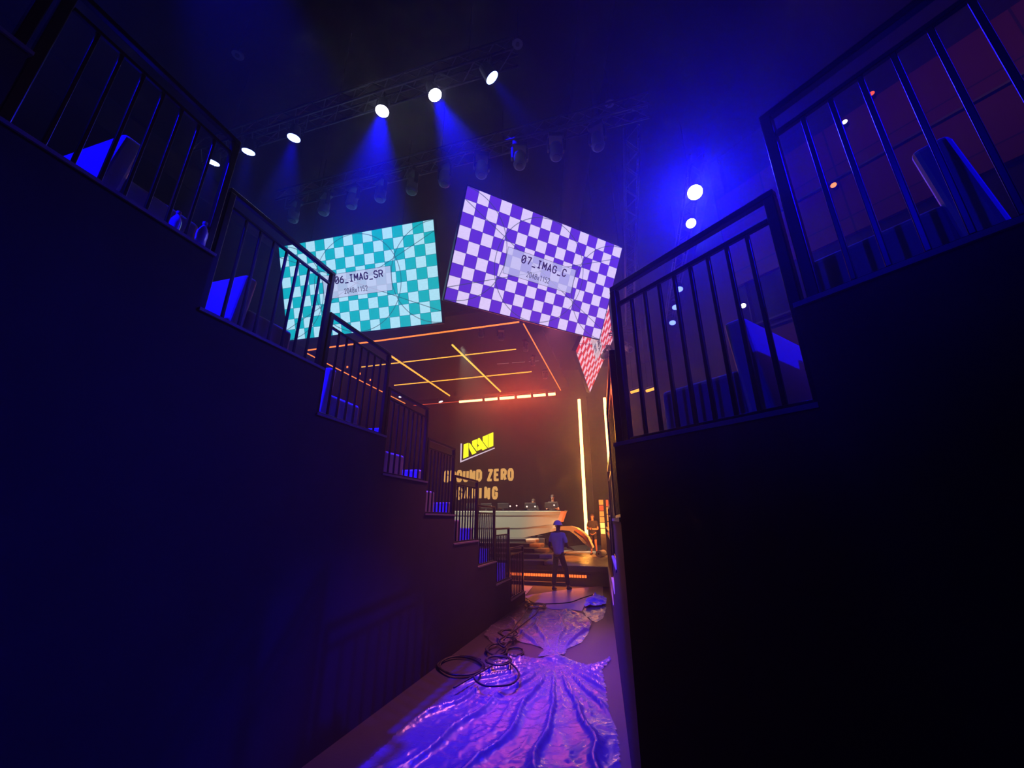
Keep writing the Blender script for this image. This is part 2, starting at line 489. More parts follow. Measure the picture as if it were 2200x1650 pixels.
# ------------------------------------------------------------------ stroke lettering
ROUND = [(0,.2),(0,.8),(.25,1),(.75,1),(1,.8),(1,.2),(.75,0),(.25,0),(0,.2)]
GL = {
 'O': [ROUND], '0': [ROUND], '@': [ROUND, [(.22,.25),(.78,.75)]],
 'G': [[(1,.72),(1,.8),(.75,1),(.25,1),(0,.8),(0,.2),(.25,0),(.75,0),(1,.2),(1,.47),(.55,.47)]],
 'C': [[(1,.74),(1,.8),(.75,1),(.25,1),(0,.8),(0,.2),(.25,0),(.75,0),(1,.2),(1,.26)]],
 'R': [[(0,0),(0,1),(.7,1),(1,.85),(1,.6),(.7,.47),(0,.47)], [(.55,.47),(1,0)]],
 'U': [[(0,1),(0,.2),(.25,0),(.75,0),(1,.2),(1,1)]],
 'N': [[(0,0),(0,1),(1,0),(1,1)]],
 'D': [[(0,0),(0,1),(.65,1),(1,.8),(1,.2),(.65,0),(0,0)]],
 'Z': [[(0,1),(1,1),(0,0),(1,0)]],
 'E': [[(1,1),(0,1),(0,0),(1,0)], [(0,.52),(.85,.52)]],
 'A': [[(0,0),(.5,1),(1,0)], [(.18,.3),(.82,.3)]],
 'M': [[(0,0),(0,1),(.5,.35),(1,1),(1,0)]],
 'I': [[(.5,0),(.5,1)]], 'J': [[(.12,1),(.88,1)], [(.5,1),(.5,0)], [(.12,0),(.88,0)]],
 'S': [[(1,.76),(1,.82),(.75,1),(.25,1),(0,.82),(0,.66),(.25,.53),(.75,.47),(1,.34),(1,.18),(.75,0),(.25,0),(0,.18),(0,.24)]],
 'L': [[(0,1),(0,0),(1,0)]],
 '_': [[(0,-.12),(1,-.12)]],
 '1': [[(.25,.8),(.6,1),(.6,0)]],
 '2': [[(0,.75),(0,.82),(.25,1),(.75,1),(1,.82),(1,.62),(0,0),(1,0)]],
 '4': [[(.75,0),(.75,1),(0,.28),(1,.28)]],
 '5': [[(1,1),(.05,1),(0,.55),(.7,.6),(1,.42),(1,.18),(.75,0),(.25,0),(0,.15)]],
 '6': [[(.85,1),(.3,.75),(0,.35),(0,.18),(.25,0),(.75,0),(1,.18),(1,.38),(.75,.55),(.25,.55),(0,.38)]],
 '7': [[(0,1),(1,1),(.4,0)]],
 '8': [[(.25,.53),(0,.68),(0,.84),(.25,1),(.75,1),(1,.84),(1,.68),(.75,.53),(.25,.53),(0,.36),(0,.17),(.25,0),(.75,0),(1,.17),(1,.36),(.75,.53)]],
 'x': [[(.1,0),(.9,.6)], [(.1,.6),(.9,0)]],
}
def lettering(name, text, m, parent, x0, y0, cw, ch, adv, sw, fn, depth=0.01):
    """strokes drawn on a plane: fn(u, v, d) -> local 3D"""
    mb = MB(); x = x0
    for c in text:
        if c == ' ': x += adv * 0.62; continue
        w = cw * (0.25 if c == 'I' else 1.0)
        for pl in GL[c]:
            pts = [(x + a * w, y0 + b * ch) for a, b in pl]
            if c == 'I': pts = [(x, y0), (x, y0 + ch)]
            for (ax, ay), (bx, by) in zip(pts, pts[1:]):
                L = sqrt((bx-ax)**2 + (by-ay)**2) or 1e-6
                nx, ny = -(by-ay)/L*sw/2, (bx-ax)/L*sw/2
                mb.prism([(ax+nx,ay+ny),(ax-nx,ay-ny),(bx-nx,by-ny),(bx+nx,by+ny)], 0, depth, fn)
            for i, (ax, ay) in enumerate(pts):
                if 0 < i < len(pts)-1 or c in '':
                    mb.prism([(ax + cos(k*pi/4)*sw/2, ay + sin(k*pi/4)*sw/2) for k in range(8)], 0, depth, fn)
        x += (adv - cw * 0.75 if c == 'I' else adv)
    return mb.build(name, m, parent)

# ------------------------------------------------------------------ hanging screens
def screen_material(name, c1, c2, cl, cbox):
    m = bpy.data.materials.new(name); m.use_nodes = True
    nt = m.node_tree; nt.nodes.clear()
    N = nt.nodes.new; Lk = nt.links.new
    def math_(op, a, b=None, c=None):
        n = N('ShaderNodeMath'); n.operation = op
        for i, v in enumerate([a, b, c]):
            if v is None: continue
            if isinstance(v, (int, float)): n.inputs[i].default_value = v
            else: Lk(v, n.inputs[i])
        return n.outputs[0]
    uvn = N('ShaderNodeUVMap'); sep = N('ShaderNodeSeparateXYZ'); Lk(uvn.outputs['UV'], sep.inputs[0])
    X = math_('MULTIPLY', sep.outputs[0], 16.0); Y = math_('MULTIPLY', sep.outputs[1], 9.0)   # Y up
    par = math_('MODULO', math_('ADD', math_('FLOOR', X), math_('FLOOR', Y)), 2.0)
    def edge(v):   # near a cell border
        f = math_('FRACT', v); return math_('LESS_THAN', math_('MINIMUM', f, math_('SUBTRACT', 1.0, f)), 0.022)
    lines = math_('MAXIMUM', edge(X), edge(Y))
    def circ(cx, cy_, r):
        dx = math_('SUBTRACT', X, cx); dy = math_('SUBTRACT', Y, cy_)
        d = math_('SQRT', math_('ADD', math_('MULTIPLY', dx, dx), math_('MULTIPLY', dy, dy)))
        return math_('LESS_THAN', math_('ABSOLUTE', math_('SUBTRACT', d, r)), 0.035)
    thin = math_('MAXIMUM', circ(8, 4.5, 4.46), math_('MAXIMUM', circ(0, 4.5, 4.46), circ(16, 4.5, 4.46)))
    d1 = math_('LESS_THAN', math_('ABSOLUTE', math_('SUBTRACT', Y, math_('ADD', math_('MULTIPLY', X, 7.0/16), 1.0))), 0.038)
    d2 = math_('LESS_THAN', math_('ABSOLUTE', math_('SUBTRACT', Y, math_('SUBTRACT', 8.0, math_('MULTIPLY', X, 7.0/16)))), 0.038)
    thin = math_('MAXIMUM', thin, math_('MAXIMUM', d1, d2))
    ix = math_('LESS_THAN', math_('ABSOLUTE', math_('SUBTRACT', X, 8.0)), 3.5)
    iy = math_('LESS_THAN', math_('ABSOLUTE', math_('SUBTRACT', Y, 4.5)), 1.08)
    box = math_('MULTIPLY', ix, iy)
    ix2 = math_('LESS_THAN', math_('ABSOLUTE', math_('SUBTRACT', X, 8.0)), 3.54)
    iy2 = math_('LESS_THAN', math_('ABSOLUTE', math_('SUBTRACT', Y, 4.5)), 1.12)
    rim = math_('SUBTRACT', math_('MULTIPLY', ix2, iy2), box)
    def mix(f, a, b):
        n = N('ShaderNodeMixRGB')
        for k, v in (('Fac', f), ('Color1', a), ('Color2', b)):
            if isinstance(v, tuple): n.inputs[k].default_value = (*v, 1)
            elif isinstance(v, float): n.inputs[k].default_value = v
            else: Lk(v, n.inputs[k])
        return n.outputs[0]
    # subtle paper-like mottling of the pale cells
    tx = N('ShaderNodeTexNoise'); tx.inputs['Scale'].default_value = 60; tx.inputs['Detail'].default_value = 4; Lk(uvn.outputs['UV'], tx.inputs['Vector'])
    pale = mix(tx.outputs['Fac'], tuple(v * 0.86 for v in c2), tuple(min(1.2, v * 1.1) for v in c2))
    col = mix(par, c1, pale)
    col = mix(math_('MULTIPLY', lines, 0.8), col, cl)
    col = mix(math_('MULTIPLY', thin, 0.75), col, (0.02, 0.05, 0.09))
    col = mix(math_('MULTIPLY', box, 0.72), col, cbox)
    col = mix(math_('MULTIPLY', rim, 0.8), col, (0.05, 0.05, 0.08))
    em = N('ShaderNodeEmission'); Lk(col, em.inputs['Color']); em.inputs['Strength'].default_value = 1.0
    out = N('ShaderNodeOutputMaterial'); Lk(em.outputs[0], out.inputs[0])
    return m
def hanging_screen(P0, r1, tilt, W, mats, label, texts, group='hanging video screens'):
    """P0 top left corner of the picture, r1 horizontal direction, tilt of the top towards the viewer"""
    r1 = Vector(r1).normalized()
    back = Vector((-r1.y, r1.x, 0))           # away from the viewer
    down = Vector((0, 0, -cos(tilt))) + back * sin(tilt)
    nrm = r1.cross(-down)                     # towards the viewer
    H = W * 9 / 16
    r = empty('hanging_video_screen', P0, 0, label, 'screen', group)
    def fn(u, v, d): return r1 * u + down * (H - v) + nrm * d      # u right, v up from bottom
    MB().prism([(-0.02,-0.02),(W+0.02,-0.02),(W+0.02,H+0.02),(-0.02,H+0.02)], -0.12, -0.005, fn).build('frame', M_BLACKMETAL, r)
    mb = MB(); mb.add([fn(0,0,0), fn(W,0,0), fn(W,H,0), fn(0,H,0)], [(0,1,2,3)])
    disp = mb.build('display', mats, r)
    uv = disp.data.uv_layers.new(name='UVMap')
    q = {i: c for i, c in enumerate([(0,0),(1,0),(1,1),(0,1)])}
    for lp in disp.data.loops:
        co = disp.data.vertices[lp.vertex_index].co
        d = [(co - Vector(fn(a*W, b*H, 0))).length for a, b in q.values()]
        uv.data[lp.index].uv = q[d.index(min(d))]
    # back structure: ribs and two pick-up points
    for k in range(5):
        x = W * (k + 0.5) / 5
        MB().prism([(x-0.03, 0.05), (x+0.03, 0.05), (x+0.03, H-0.05), (x-0.03, H-0.05)], -0.2, -0.12, fn).build('rib', M_BLACKMETAL, r)
    for x in (W*0.2, W*0.8):
        top = Vector(fn(x, H, -0.1)); q2 = Vector((top.x, top.y, CEIL - P0.z))
        MB().tube(top, q2, 0.006, 6).build('steel_cable', M_BLACKMETAL, r)
    c = W / 16
    dark = mat('screen_ink', (0.01, 0.005, 0.02), 0.6, emit=(0.02, 0.005, 0.04), strength=1.0, sample=False)
    grey = mat('screen_ink_grey', (0.05, 0.05, 0.08), 0.6, emit=(0.09, 0.09, 0.14), strength=1.0, sample=False)
    (t1, u1, adv1), (t2, u2, adv2) = texts
    lettering('screen_caption', t1, dark, disp, u1*c, (9-4.28)*c, 0.34*c, 0.60*c, adv1*c, 0.10*c, lambda u, v, d: fn(u, v, d + 0.004), 0.006)
    lettering('screen_resolution', t2, grey, disp, u2*c, (9-5.32)*c, 0.165*c, 0.45*c, adv2*c, 0.05*c, lambda u, v, d: fn(u, v, d + 0.004), 0.006)
    return r
W = 4.0
m06 = screen_material('test_card_teal', lin((0,176,190)), lin((176,232,250)), lin((0,110,130)), lin((200,200,235)))
m07 = screen_material('test_card_violet', lin((92,42,205)), lin((226,208,252)), lin((60,25,150)), lin((192,192,232)))
m08 = screen_material('test_card_red', lin((225,52,48)), lin((250,200,215)), lin((190,30,30)), lin((200,196,205)))
cpt = [('@6_JMAG_SR', 5.83, 0.503), ('2048x1152', 6.70, 0.272)]
hanging_screen(Vector((-1.40*W, 2.01*W, EYE + 1.55*W)), (0.972, -0.236, 0), radians(20.5), W, m06,
    'hanging screen with teal and white checkerboard reading 06_IMAG_SR', cpt)
hanging_screen(Vector((-0.2175*W, 1.545*W, EYE + 1.551*W)), (0.881, 0.473, 0), radians(28), W, m07,
    'hanging screen with violet and white checkerboard reading 07_IMAG_C', [('@7_JMAG_C', 5.93, 0.53), ('2048x1152', 6.70, 0.27)])
# the third one hangs along the stage axis and is seen nearly edge on
BL = Vector((1.79, 10.34, 4.48 + EYE))
tl8 = radians(26); H8 = W*9/16
back8 = Vector((-E2.y, E2.x, 0)); down8 = Vector((0,0,-cos(tl8))) + back8*sin(tl8)
hanging_screen(BL - down8*H8, tuple(E2), tl8, W, m08,
    'hanging screen with red and pink checkerboard seen nearly edge on', [('@8_JMAG_SL', 5.83, 0.503), ('2048x1152', 6.70, 0.272)])

# ------------------------------------------------------------------ trusses
def truss(p, q, label, w=0.26, n=None):
    p = Vector(p); q = Vector(q); L = (q-p).length
    d = (q-p).normalized()
    side = d.cross(Vector((0,0,1)))
    if side.length < 0.1: side = Vector(E1)
    side.normalize(); up = side.cross(d).normalized()
    r = empty('lighting_truss', p, 0, label, 'truss', 'lighting trusses under the ceiling')
    cs = [side*w/2 + up*w/2, -side*w/2 + up*w/2, -side*w/2 - up*w/2, side*w/2 - up*w/2]
    for c in cs: MB().tube(c, c + d*L, 0.02, 8).build('chord', M_TRUSS, r, smooth=True)
    mb = MB(); k = int(L / 0.30); st = L / k
    for i in range(k):
        a0, a1 = i*st, (i+1)*st
        for j in range(4):
            u, v = cs[j], cs[(j+1) % 4]
            if i % 2: u, v = v, u
            mb.tube(u + d*a0, v + d*a1, 0.009, 5)
    mb.build('lacing', M_TRUSS, r)
    for k_ in (0.12, 0.5, 0.88):
        c_ = d*L*k_ + Vector((0, 0, w/2))
        MB().tube(c_, Vector((c_.x, c_.y, CEIL - 0.01 - p.z)), 0.005, 5).build('steel_cable', M_BLACKMETAL, r)
    return r
truss(S(-7.6, L_T1, 8.62), S(-1.1, L_T1, 8.62), 'black ceiling truss carrying the upper row of blue lamps')
truss(S(-7.0, 5.50, 8.62), S(0.9, 5.50, 8.62), 'long ceiling truss with unlit grey moving heads behind the first one')
truss(S(0.6, 5.8, 8.45), S(0.5, 13.6, 8.45), 'ceiling truss running away to the stage right of the violet screen')
truss(S(1.88, 6.9, 8.62), S(1.88, 14.0, 8.62), 'ceiling truss holding the brightest blue lamp on the right')

# ------------------------------------------------------------------ lamps
def par_lamp(p, q, label, lens=None, rad=0.11):
    p = Vector(p); q = Vector(q)
    r = empty('stage_lamp', p, 0, label, 'stage lamp', 'lit blue stage lamps')
    z = (q - p).normalized()
    def fn(v): return v
    a = z.orthogonal().normalized(); b = z.cross(a)
    MB().tube(-z*0.22, z*0.0, rad*0.75, 16, rad).build('housing', M_BLACKMETAL, r, smooth=False)
    mb = MB()
    n = 24
    # lens face of small cells
    cells = [(0, 0)] + [(rad*0.33*cos(k*pi/3), rad*0.33*sin(k*pi/3)) for k in range(6)] + \
            [(rad*0.66*cos(k*pi/6), rad*0.66*sin(k*pi/6)) for k in range(12)]
    mb.tube(-z*0.005, z*0.008, rad*0.95, 24)
    o = mb.build('lens', lens or M_LENS, r)
    mb = MB()
    for (x, y) in cells:
        c = a*x + b*y + z*0.010
        mb.tube(c, c + z*0.012, rad*0.15, 8, rad*0.10)
    mb.build('lens_cells', lens or M_LENS, o)
    up = Vector((0, 0, 1))
    side = z.cross(up)
    if side.length < 0.1: side = Vector(E1)
    side.normalize()
    mb = MB()
    mb.path([side*(rad+0.02) - z*0.1, side*(rad+0.02) - z*0.1 + up*0.2, -side*(rad+0.02) - z*0.1 + up*0.2, -side*(rad+0.02) - z*0.1], 0.012, 6)
    mb.tube(-z*0.1 + up*0.2, -z*0.1 + up*0.32, 0.02, 8)
    mb.build('yoke', M_BLACKMETAL, r)
    return r
PL = ['blue stage lamp on the upper truss, furthest right and highest of the six', 'very bright blue stage lamp on the upper truss, second from its right end',
      'very bright blue stage lamp on the upper truss, third from its right end', 'blue stage lamp on the upper truss, left of the gap',
      'small blue stage lamp seen beside the tall railing post on the left', 'small blue stage lamp seen between the balusters of the left railing',
      'brightest blue stage lamp with a wide glow above the right railing', 'small bright lamp just below the brightest glow on the right',
      'small blue lamp disc seen through the right railing, upper of three', 'small blue lamp disc seen through the right railing, middle of three',
      'small blue lamp disc seen through the right railing, lowest of three']
M_LENSHOT = mat('lamp_lens_hot', (0, 0, 0), emit=(0.85, 0.9, 1.0), strength=30.0, sample=False)
M_LENSDIM = mat('lamp_lens_dim', (0, 0, 0), emit=(0.16, 0.25, 1.0), strength=2.5, sample=False)
for k, (s, t, z, aim, en, cone) in enumerate(PAR):
    par_lamp(S(s, t, z), S(*aim), PL[k], M_LENSHOT if k in (1, 2, 6, 7) else (M_LENSDIM if k > 7 else M_LENS), 0.15 if k == 6 else 0.11)

def moving_head():
    r = empty('moving_head_lamp', (0,0,0), 0)
    MB().box((-0.17,-0.12,-0.12),(0.17,0.12,0.0)).build('base', M_BLACKMETAL, r, 0.02)
    for s in (-1, 1): MB().box((s*0.17-0.025,-0.05,-0.45),(s*0.17+0.025,0.05,-0.12)).build('arm', M_BLACKMETAL, r, 0.015)
    MB().lathe([(0.06,-0.24),(0.12,-0.28),(0.135,-0.36),(0.13,-0.50),(0.145,-0.56),(0.13,-0.62),(0.05,-0.635)]).build('head', M_GREY, r, smooth=True)
    MB().lathe([(0.09,-0.632),(0.09,-0.64),(0.02,-0.645)]).build('lens', M_BLACKMETAL, r)
    return r
mh = moving_head()
random.seed(4)
MH = ['leftmost', 'second from the left', 'third from the left', 'fourth from the left', 'fifth from the left', 'sixth from the left',
      'seventh from the left', 'third from the right', 'second from the right', 'rightmost']
for k, s in enumerate([-6.54, -5.74, -5.05, -4.37, -3.65, -2.94, -2.18, -1.43, -0.75, -0.01]):
    c = mh if k == 0 else copy_tree(mh)
    c.location = S(s, 5.5, 8.45); c.scale = (0.82, 0.82, 0.82); c.rotation_euler = (0, 0, -A + random.uniform(-0.6, 0.6))
    tag(c, 'unlit grey moving head lamp hanging from the long truss, ' + MH[k], 'stage lamp', 'unlit moving heads on the long truss')

# ceiling bits
def sprinkler(p, label):
    r = empty('ceiling_speaker', p, 0, label, 'ceiling fitting', 'small round fittings under the ceiling')
    MB().lathe([(0.09,0.0),(0.10,0.03),(0.03,0.05),(0.004,0.06),(0.004,CEIL - p.z)]).build('body', M_GREY, r, smooth=False)
    MB().lathe([(0.035,-0.01),(0.035,0.002)]).build('core', M_BLACKMETAL, r)
for (x, y), l in (((1112, 95), 'small round ceiling fitting at top centre'), ((510, 119), 'small round ceiling fitting at upper left'), ((1310, 223), 'small round ceiling fitting right of the lamp row')):
    sprinkler(at_z(x, y, 9.6), l)
o = MB().tube(S(-10.2, -4, 9.9), S(-9.6, 12, 9.9), 0.3, 20).build('ventilation_duct', M_BLACKWALL, smooth=True)
tag(o, 'dark round ventilation duct under the ceiling on the left', 'duct')
o = MB().tube(S(1.0, 1.0, 9.9), S(-1.6, 12, 9.9), 0.3, 20).build('ventilation_duct', M_BLACKWALL, smooth=True)
tag(o, 'dark round ventilation duct under the ceiling on the right', 'duct')

# ------------------------------------------------------------------ stage roof tubes
RZ = 8.8
def bar(name, p, q, r, m, label, group=None, cat='light tube', housing=True):
    p = Vector(p); q = Vector(q)
    e = empty(name, p, 0, label, cat, group)
    d = q - p
    dn = d.normalized()
    up = Vector((0,0,1)) if abs(dn.z) < 0.9 else Vector(E2)
    r = r * (0.72 if 'roof' in label and r < 0.05 else 1.0)
    MB().tube((0,0,0), d, r, 10).build('diffuser', m, e, smooth=False)
    if housing:
        MB().tube(up*(r*1.3), d + up*(r*1.3), r*0.9, 6).build('housing', M_BLACKMETAL, e)
    return e
g = 'light tubes of the stage roof'
bar('light_tube', S(-13.1, 13.0, RZ), S(-3.45, 13.0, RZ), 0.045, M_ORANGE, 'long dotted orange light tube along the front edge of the stage roof', g)
bar('light_tube', S(-3.33, 13.2, RZ), S(-3.33, 21.7, RZ), 0.035, M_ORANGE, 'orange light tube along the right edge of the stage roof', g)
bar('light_tube', S(-13.3, 13.3, RZ), S(-13.3, 21.7, RZ), 0.035, M_ORANGE, 'orange light tube along the left edge of the stage roof', g)
bar('light_tube', S(-13.0, 22.25, RZ), S(-9.9, 22.25, RZ), 0.02, M_RED, 'thin red light tube at the back left of the stage roof', g)
bar('light_tube', S(-12.0, 15.4, RZ), S(-4.23, 15.4, RZ), 0.035, M_AMBER, 'amber light tube across the stage roof, nearer of the two inner ones', g)
bar('light_tube', S(-12.0, 18.3, RZ), S(-4.23, 18.3, RZ), 0.04, M_AMBER, 'amber light tube across the stage roof, farther of the two inner ones', g)
bar('light_tube', S(-9.65, 13.3, RZ - 0.16), S(-9.65, 20.45, RZ - 0.16), 0.04, M_AMBER, 'amber light tube running front to back, left of the two', g)
bar('light_tube', S(-6.56, 13.9, RZ - 0.16), S(-6.56, 20.5, RZ - 0.16), 0.04, M_YELLOW, 'yellow light tube running front to back, right of the two', g)
for k, (a, b) in enumerate([(-9.83, -8.32), (-8.12, -7.34), (-7.16, -6.26), (-6.06, -5.24), (-5.06, -4.34), (-4.16, -3.75)]):
    bar('light_bar', S(a, 22.3, RZ), S(b, 22.3, RZ), 0.085 if k else 0.07, M_HOT,
        'glaring red and white light bar at the back of the roof, %s' % ['leftmost', 'second from left', 'third from left', 'third from right', 'second from right', 'rightmost and smallest'][k],
        'glaring light bars above the video wall')
for a, e in ((-8.6, 7), (-6.6, 26), (-4.6, 22)):
    l = area('bar_glow', S(a, 22.15, RZ - 0.05), Vector((0, 0, 3.0)), e, 1.8, 0.12, (1.0, 0.09, 0.02)); l.data.spread = radians(50)
# small fixtures on the left roof edge
for k, (x, y) in enumerate([(718, 783), (745, 797), (772, 811), (795, 824)]):
    p = at_s(x, y, -13.3)
    e = empty('roof_lamp', p, 0, 'small orange lamp standing on the left roof tube, %s' % ['nearest', 'second', 'third', 'farthest'][k], 'stage lamp', 'small lamps on the left roof tube')
    MB().tube((0,0,-0.1),(0,0,0.16),0.06,10,0.03).build('housing', M_BLACKMETAL, e)
    MB().tube((0,0,0.16),(0,0,0.26),0.045,8).build('lens', M_ORANGE, e)
# white spots at the back
for k, ((x, y), l) in enumerate((((861, 852), 'small white lamp under the stage roof, left of two'), ((947, 863), 'small white lamp under the stage roof with a pale downward beam'))):
    p = at_t(x, y, 21.0)
    par_lamp(p, p + S(1.3, 0.4, -4), l, M_LENSW, 0.13)
    spot('white_spot', p + Vector((0, 0, -0.1)), p + S(1.1, 0.2, -4), 260 if k else 60, 26, 0.5, (0.75, 0.8, 1.0))

# stage roof deck and clutter
o = MB().prism([(-14, 12.8), (-3.0, 12.8), (-3.0, 22.9), (-14, 22.9)], 9.35, 9.5, lambda u, v, d: S(u, v, d)).build('ceiling_stage', M_CEIL); structure(o)
for k, (s, t) in enumerate([(-4.6, 14.4), (-3.9, 15.8), (-4.0, 17.6), (-3.8, 19.6), (-5.3, 13.9)]):
    c = copy_tree(mh); c.location = S(s, t, 9.35); c.rotation_euler = (0, 0, k)
    tag(c, 'dark moving head under the right part of the stage roof, %s' % ['by the front corner', 'second from the front', 'in the middle', 'by the back corner', 'left of the front corner'][k], 'stage lamp', 'moving heads under the stage roof')
e = empty('roof_strip', at_z(1050, 776, 9.1), 0, 'faint pale dashed strip between the roof tubes', 'strip light')
q0 = at_z(1050, 776, 9.1)
for k, (x0, x1) in enumerate([(1068, 1093), (1100, 1128), (1136, 1158)]):
    a = at_z(x0, 782 - (x0-1068)*0.075, 9.1) - q0; b = at_z(x1, 782 - (x1-1068)*0.075, 9.1) - q0
    MB().tube(a, b, 0.012, 6).build('segment', mat('dim_strip', (0.2,0.2,0.2), 0.5, emit=(0.10,0.13,0.10), strength=1.0, sample=False), e)

# ------------------------------------------------------------------ video wall
VT = 22.9
e = empty('video_wall', S(-9, VT, 0), -A, 'dark video wall with yellow logo and orange lettering behind the stage', 'video wall')
MB().box((-6, 0.0, 1.2), (7.0, 0.3, 8.7)).build('panel', M_BACKWALL, e)
base = S(-9, VT, 0)
def w2l(p):
    v = p - base
    return v.dot(E1), v.z
Linv = Matrix.Rotation(A, 3, 'Z')
def fnw(u, v, d): return Vector((u, -0.02 - d, v))
M_LOGO = mat('logo_yellow', (0,0,0), emit=lin((248,255,20)), strength=1.3, sample=False)
M_LOGOW = mat('logo_white', (0,0,0), emit=lin((235,215,235)), strength=0.9, sample=False)
M_TXT = mat('lettering_sand', (0,0,0), emit=lin((222,165,88)), strength=1.0, sample=False)
def px_poly(pts, x0=975.0, y0=910.0, k=9.17):
    return [w2l(at_t(x0 + x/k, y0 + y/k, VT)) for x, y in pts]
logo = empty('dummy', (0,0,0)); bpy.data.objects.remove(logo)
polys = [
    [(200,415),(290,380),(292,650),(190,690)],                       # N left stem
    [(303,388),(320,388),(450,575),(365,615),(303,480)],             # N diagonal
    [(365,345),(465,308),(462,552),(366,425)],                       # N right stem
    [(476,298),(510,285),(660,490),(570,530),(553,500),(470,538),(472,462),(503,440),(474,404)],  # A
    [(573,262),(672,220),(672,478),(575,352)],                       # V stem
    [(683,213),(780,175),(780,440),(683,482)],                       # I
]
mb = MB()
for pl in polys: mb.prism(px_poly(pl), 0, 0.03, fnw)
mb.build('logo_letters', M_LOGO, e)
mb = MB()
mb.prism(px_poly([(140,395),(163,395),(152,740),(130,770)]), 0, 0.03, fnw)
mb.prism(px_poly([(130,770),(150,738),(805,476),(808,492)]), 0, 0.03, fnw)
mb.build('logo_rule', M_LOGOW, e)
u0, v0 = w2l(at_t(953, 1036, VT)); u1, v1 = w2l(at_t(1101, 1033, VT)); _, vt = w2l(at_t(1101, 1006, VT)); _, vb = w2l(at_t(1101, 1033, VT))
ch = (vt - vb); txt = 'GROUND ZERO'
sw = ch * 0.21; adv = (u1 - u0 - ch*0.40) / (9 + 0.62) ; cw = adv - sw*1.35
lettering('lettering_ground_zero', txt, M_TXT, e, u0 + sw/2, vb + sw/2, cw, ch - sw, adv, sw, fnw, 0.03)
u0, _ = w2l(at_t(981, 1074, VT)); u1, _ = w2l(at_t(1066, 1073, VT)); _, vt = w2l(at_t(1060, 1045, VT)); _, vb = w2l(at_t(1060, 1073, VT))
adv = (u1 - u0 - cw - sw) / (4 + 0.42)
lettering('lettering_gaming', 'GAMING', M_TXT, e, u0 + sw/2, vb + sw/2, cw*0.95, vt - vb - sw, adv, sw, fnw, 0.03)

# ------------------------------------------------------------------ vertical light tubes
p = at_t(1246, 858, 19.0); q = at_t(1260.5, 1152, 19.0)
SZ0 = 0.52
tube_e = bar('light_tube', (q.x, q.y, q.z), (q.x, q.y, p.z), 0.075, M_TUBE, 'tall glowing orange vertical light tube at the right of the stage', 'tall vertical light tubes')
MB().tube((0, 0, SZ0 - q.z), (0, 0, -0.01), 0.04, 8).build('stand', M_BLACKMETAL, tube_e)
l = area('tube_glow', Vector((q.x, q.y, (p.z+q.z)/2)) - E2*0.12, Vector((0, 0, EYE)), 7, 0.2, p.z - q.z, (1.0, 0.33, 0.03))
p2 = at_t(1297, 855, 16.5); q2 = at_t(1309, 990, 16.5)
bar('light_tube', (q2.x, q2.y, 0.53), (q2.x, q2.y, p2.z), 0.06, M_TUBE, 'tall orange light tube right against the corridor wall line', 'tall vertical light tubes')
l.data.spread = radians(18)
l = area('tube_glow', Vector((q2.x, q2.y, 4.5)) - E2*0.12, Vector((0, 0, EYE)), 3.5, 0.2, 6.0, (1.0, 0.33, 0.03))
l.data.spread = radians(12)
# cell columns
def cell_column(x, y0, y1, t, w, label, ms):
    a = at_t(x, y0, t); b = at_t(x, y1, t)
    e = empty('light_column', (b.x, b.y, b.z), -A, label, 'light column', 'columns of red and amber light cells')
    h = a.z - b.z; n = 6
    MB().box((-w/2 - 0.02, 0.0, -(b.z - 0.5)), (w/2 + 0.02, 0.06, h + 0.02)).build('frame', M_BLACKMETAL, e)
    for k in range(n):
        MB().box((-w/2, -0.03, h*k/n + 0.015), (w/2, 0.0, h*(k+1)/n - 0.015)).build('cell', ms[k], e)
M_CR = mat('cell_red', (0,0,0), emit=(1.0,0.09,0.02), strength=1.2, sample=False)
M_CO = mat('cell_orange', (0,0,0), emit=(1.0,0.28,0.04), strength=1.4, sample=False)
M_CY = mat('cell_amber', (0,0,0), emit=(1.0,0.55,0.10), strength=2.2, sample=False)
cell_column(1296, 1073, 1148, 16.5, 0.16, 'column of red to amber light cells beside the standing woman', [M_CY, M_CY, M_CO, M_CO, M_CR, M_CO])
cell_column(1311, 1073, 1170, 15.5, 0.08, 'narrow column of orange light cells beside the corridor wall', [M_CR, M_CR, M_CO, M_CO, M_CO, M_CR])
area('column_glow', S(-1.15, 15.9, 1.7), S(-2.2, 17.0, 1.0), 30, 0.2, 1.2, (1.0, 0.25, 0.04)).data.spread = radians(120)

# ------------------------------------------------------------------ stage
ST, SZ = 12.60, 0.52
def stg(u, v, d): return S(u, v, d)
e = empty('stage_platform', S(-5, ST, 0), -A, 'black stage platform with an orange light strip along its front', 'stage')
MB().box((-9.5, 0.0, SZ - 0.14), (7.7, 10.5, SZ)).build('deck', M_STAGE, e, 0.01)
MB().box((-9.4, 0.12, 0.0), (7.6, 10.4, SZ - 0.14)).build('riser', M_STAGE, e)
MB().box((-9.4, -0.10, 0.0), (3.0, 0.12, 0.09)).build('kick_board', M_FLOOR, e)
mb = MB()
strip = []
for k in range(100):
    x = 3.6 - k * 0.062
    strip.append(x)
M_STRIP = mat('strip_cell', (0,0,0), emit=(1.0,0.13,0.02), strength=2.0, sample=False)
s0 = empty('tmp', (0,0,0)); bpy.data.objects.remove(s0)
trk = MB().box((-9.4, 0.075, 0.20), (3.7, 0.12, 0.30)).build('strip_track', M_BLACKMETAL, e)
for x in [3.55 - k*0.075 for k in range(60)]:
    MB().box((x - 0.027, 0.045, 0.215), (x + 0.027, 0.078, 0.285)).build('strip_lamp', M_STRIP, trk)
l = area('strip_glow', S(-4, ST + 0.03, 0.2), S(-4, ST - 2, 0.0), 14, 5.0, 0.08, (1.0, 0.2, 0.03))

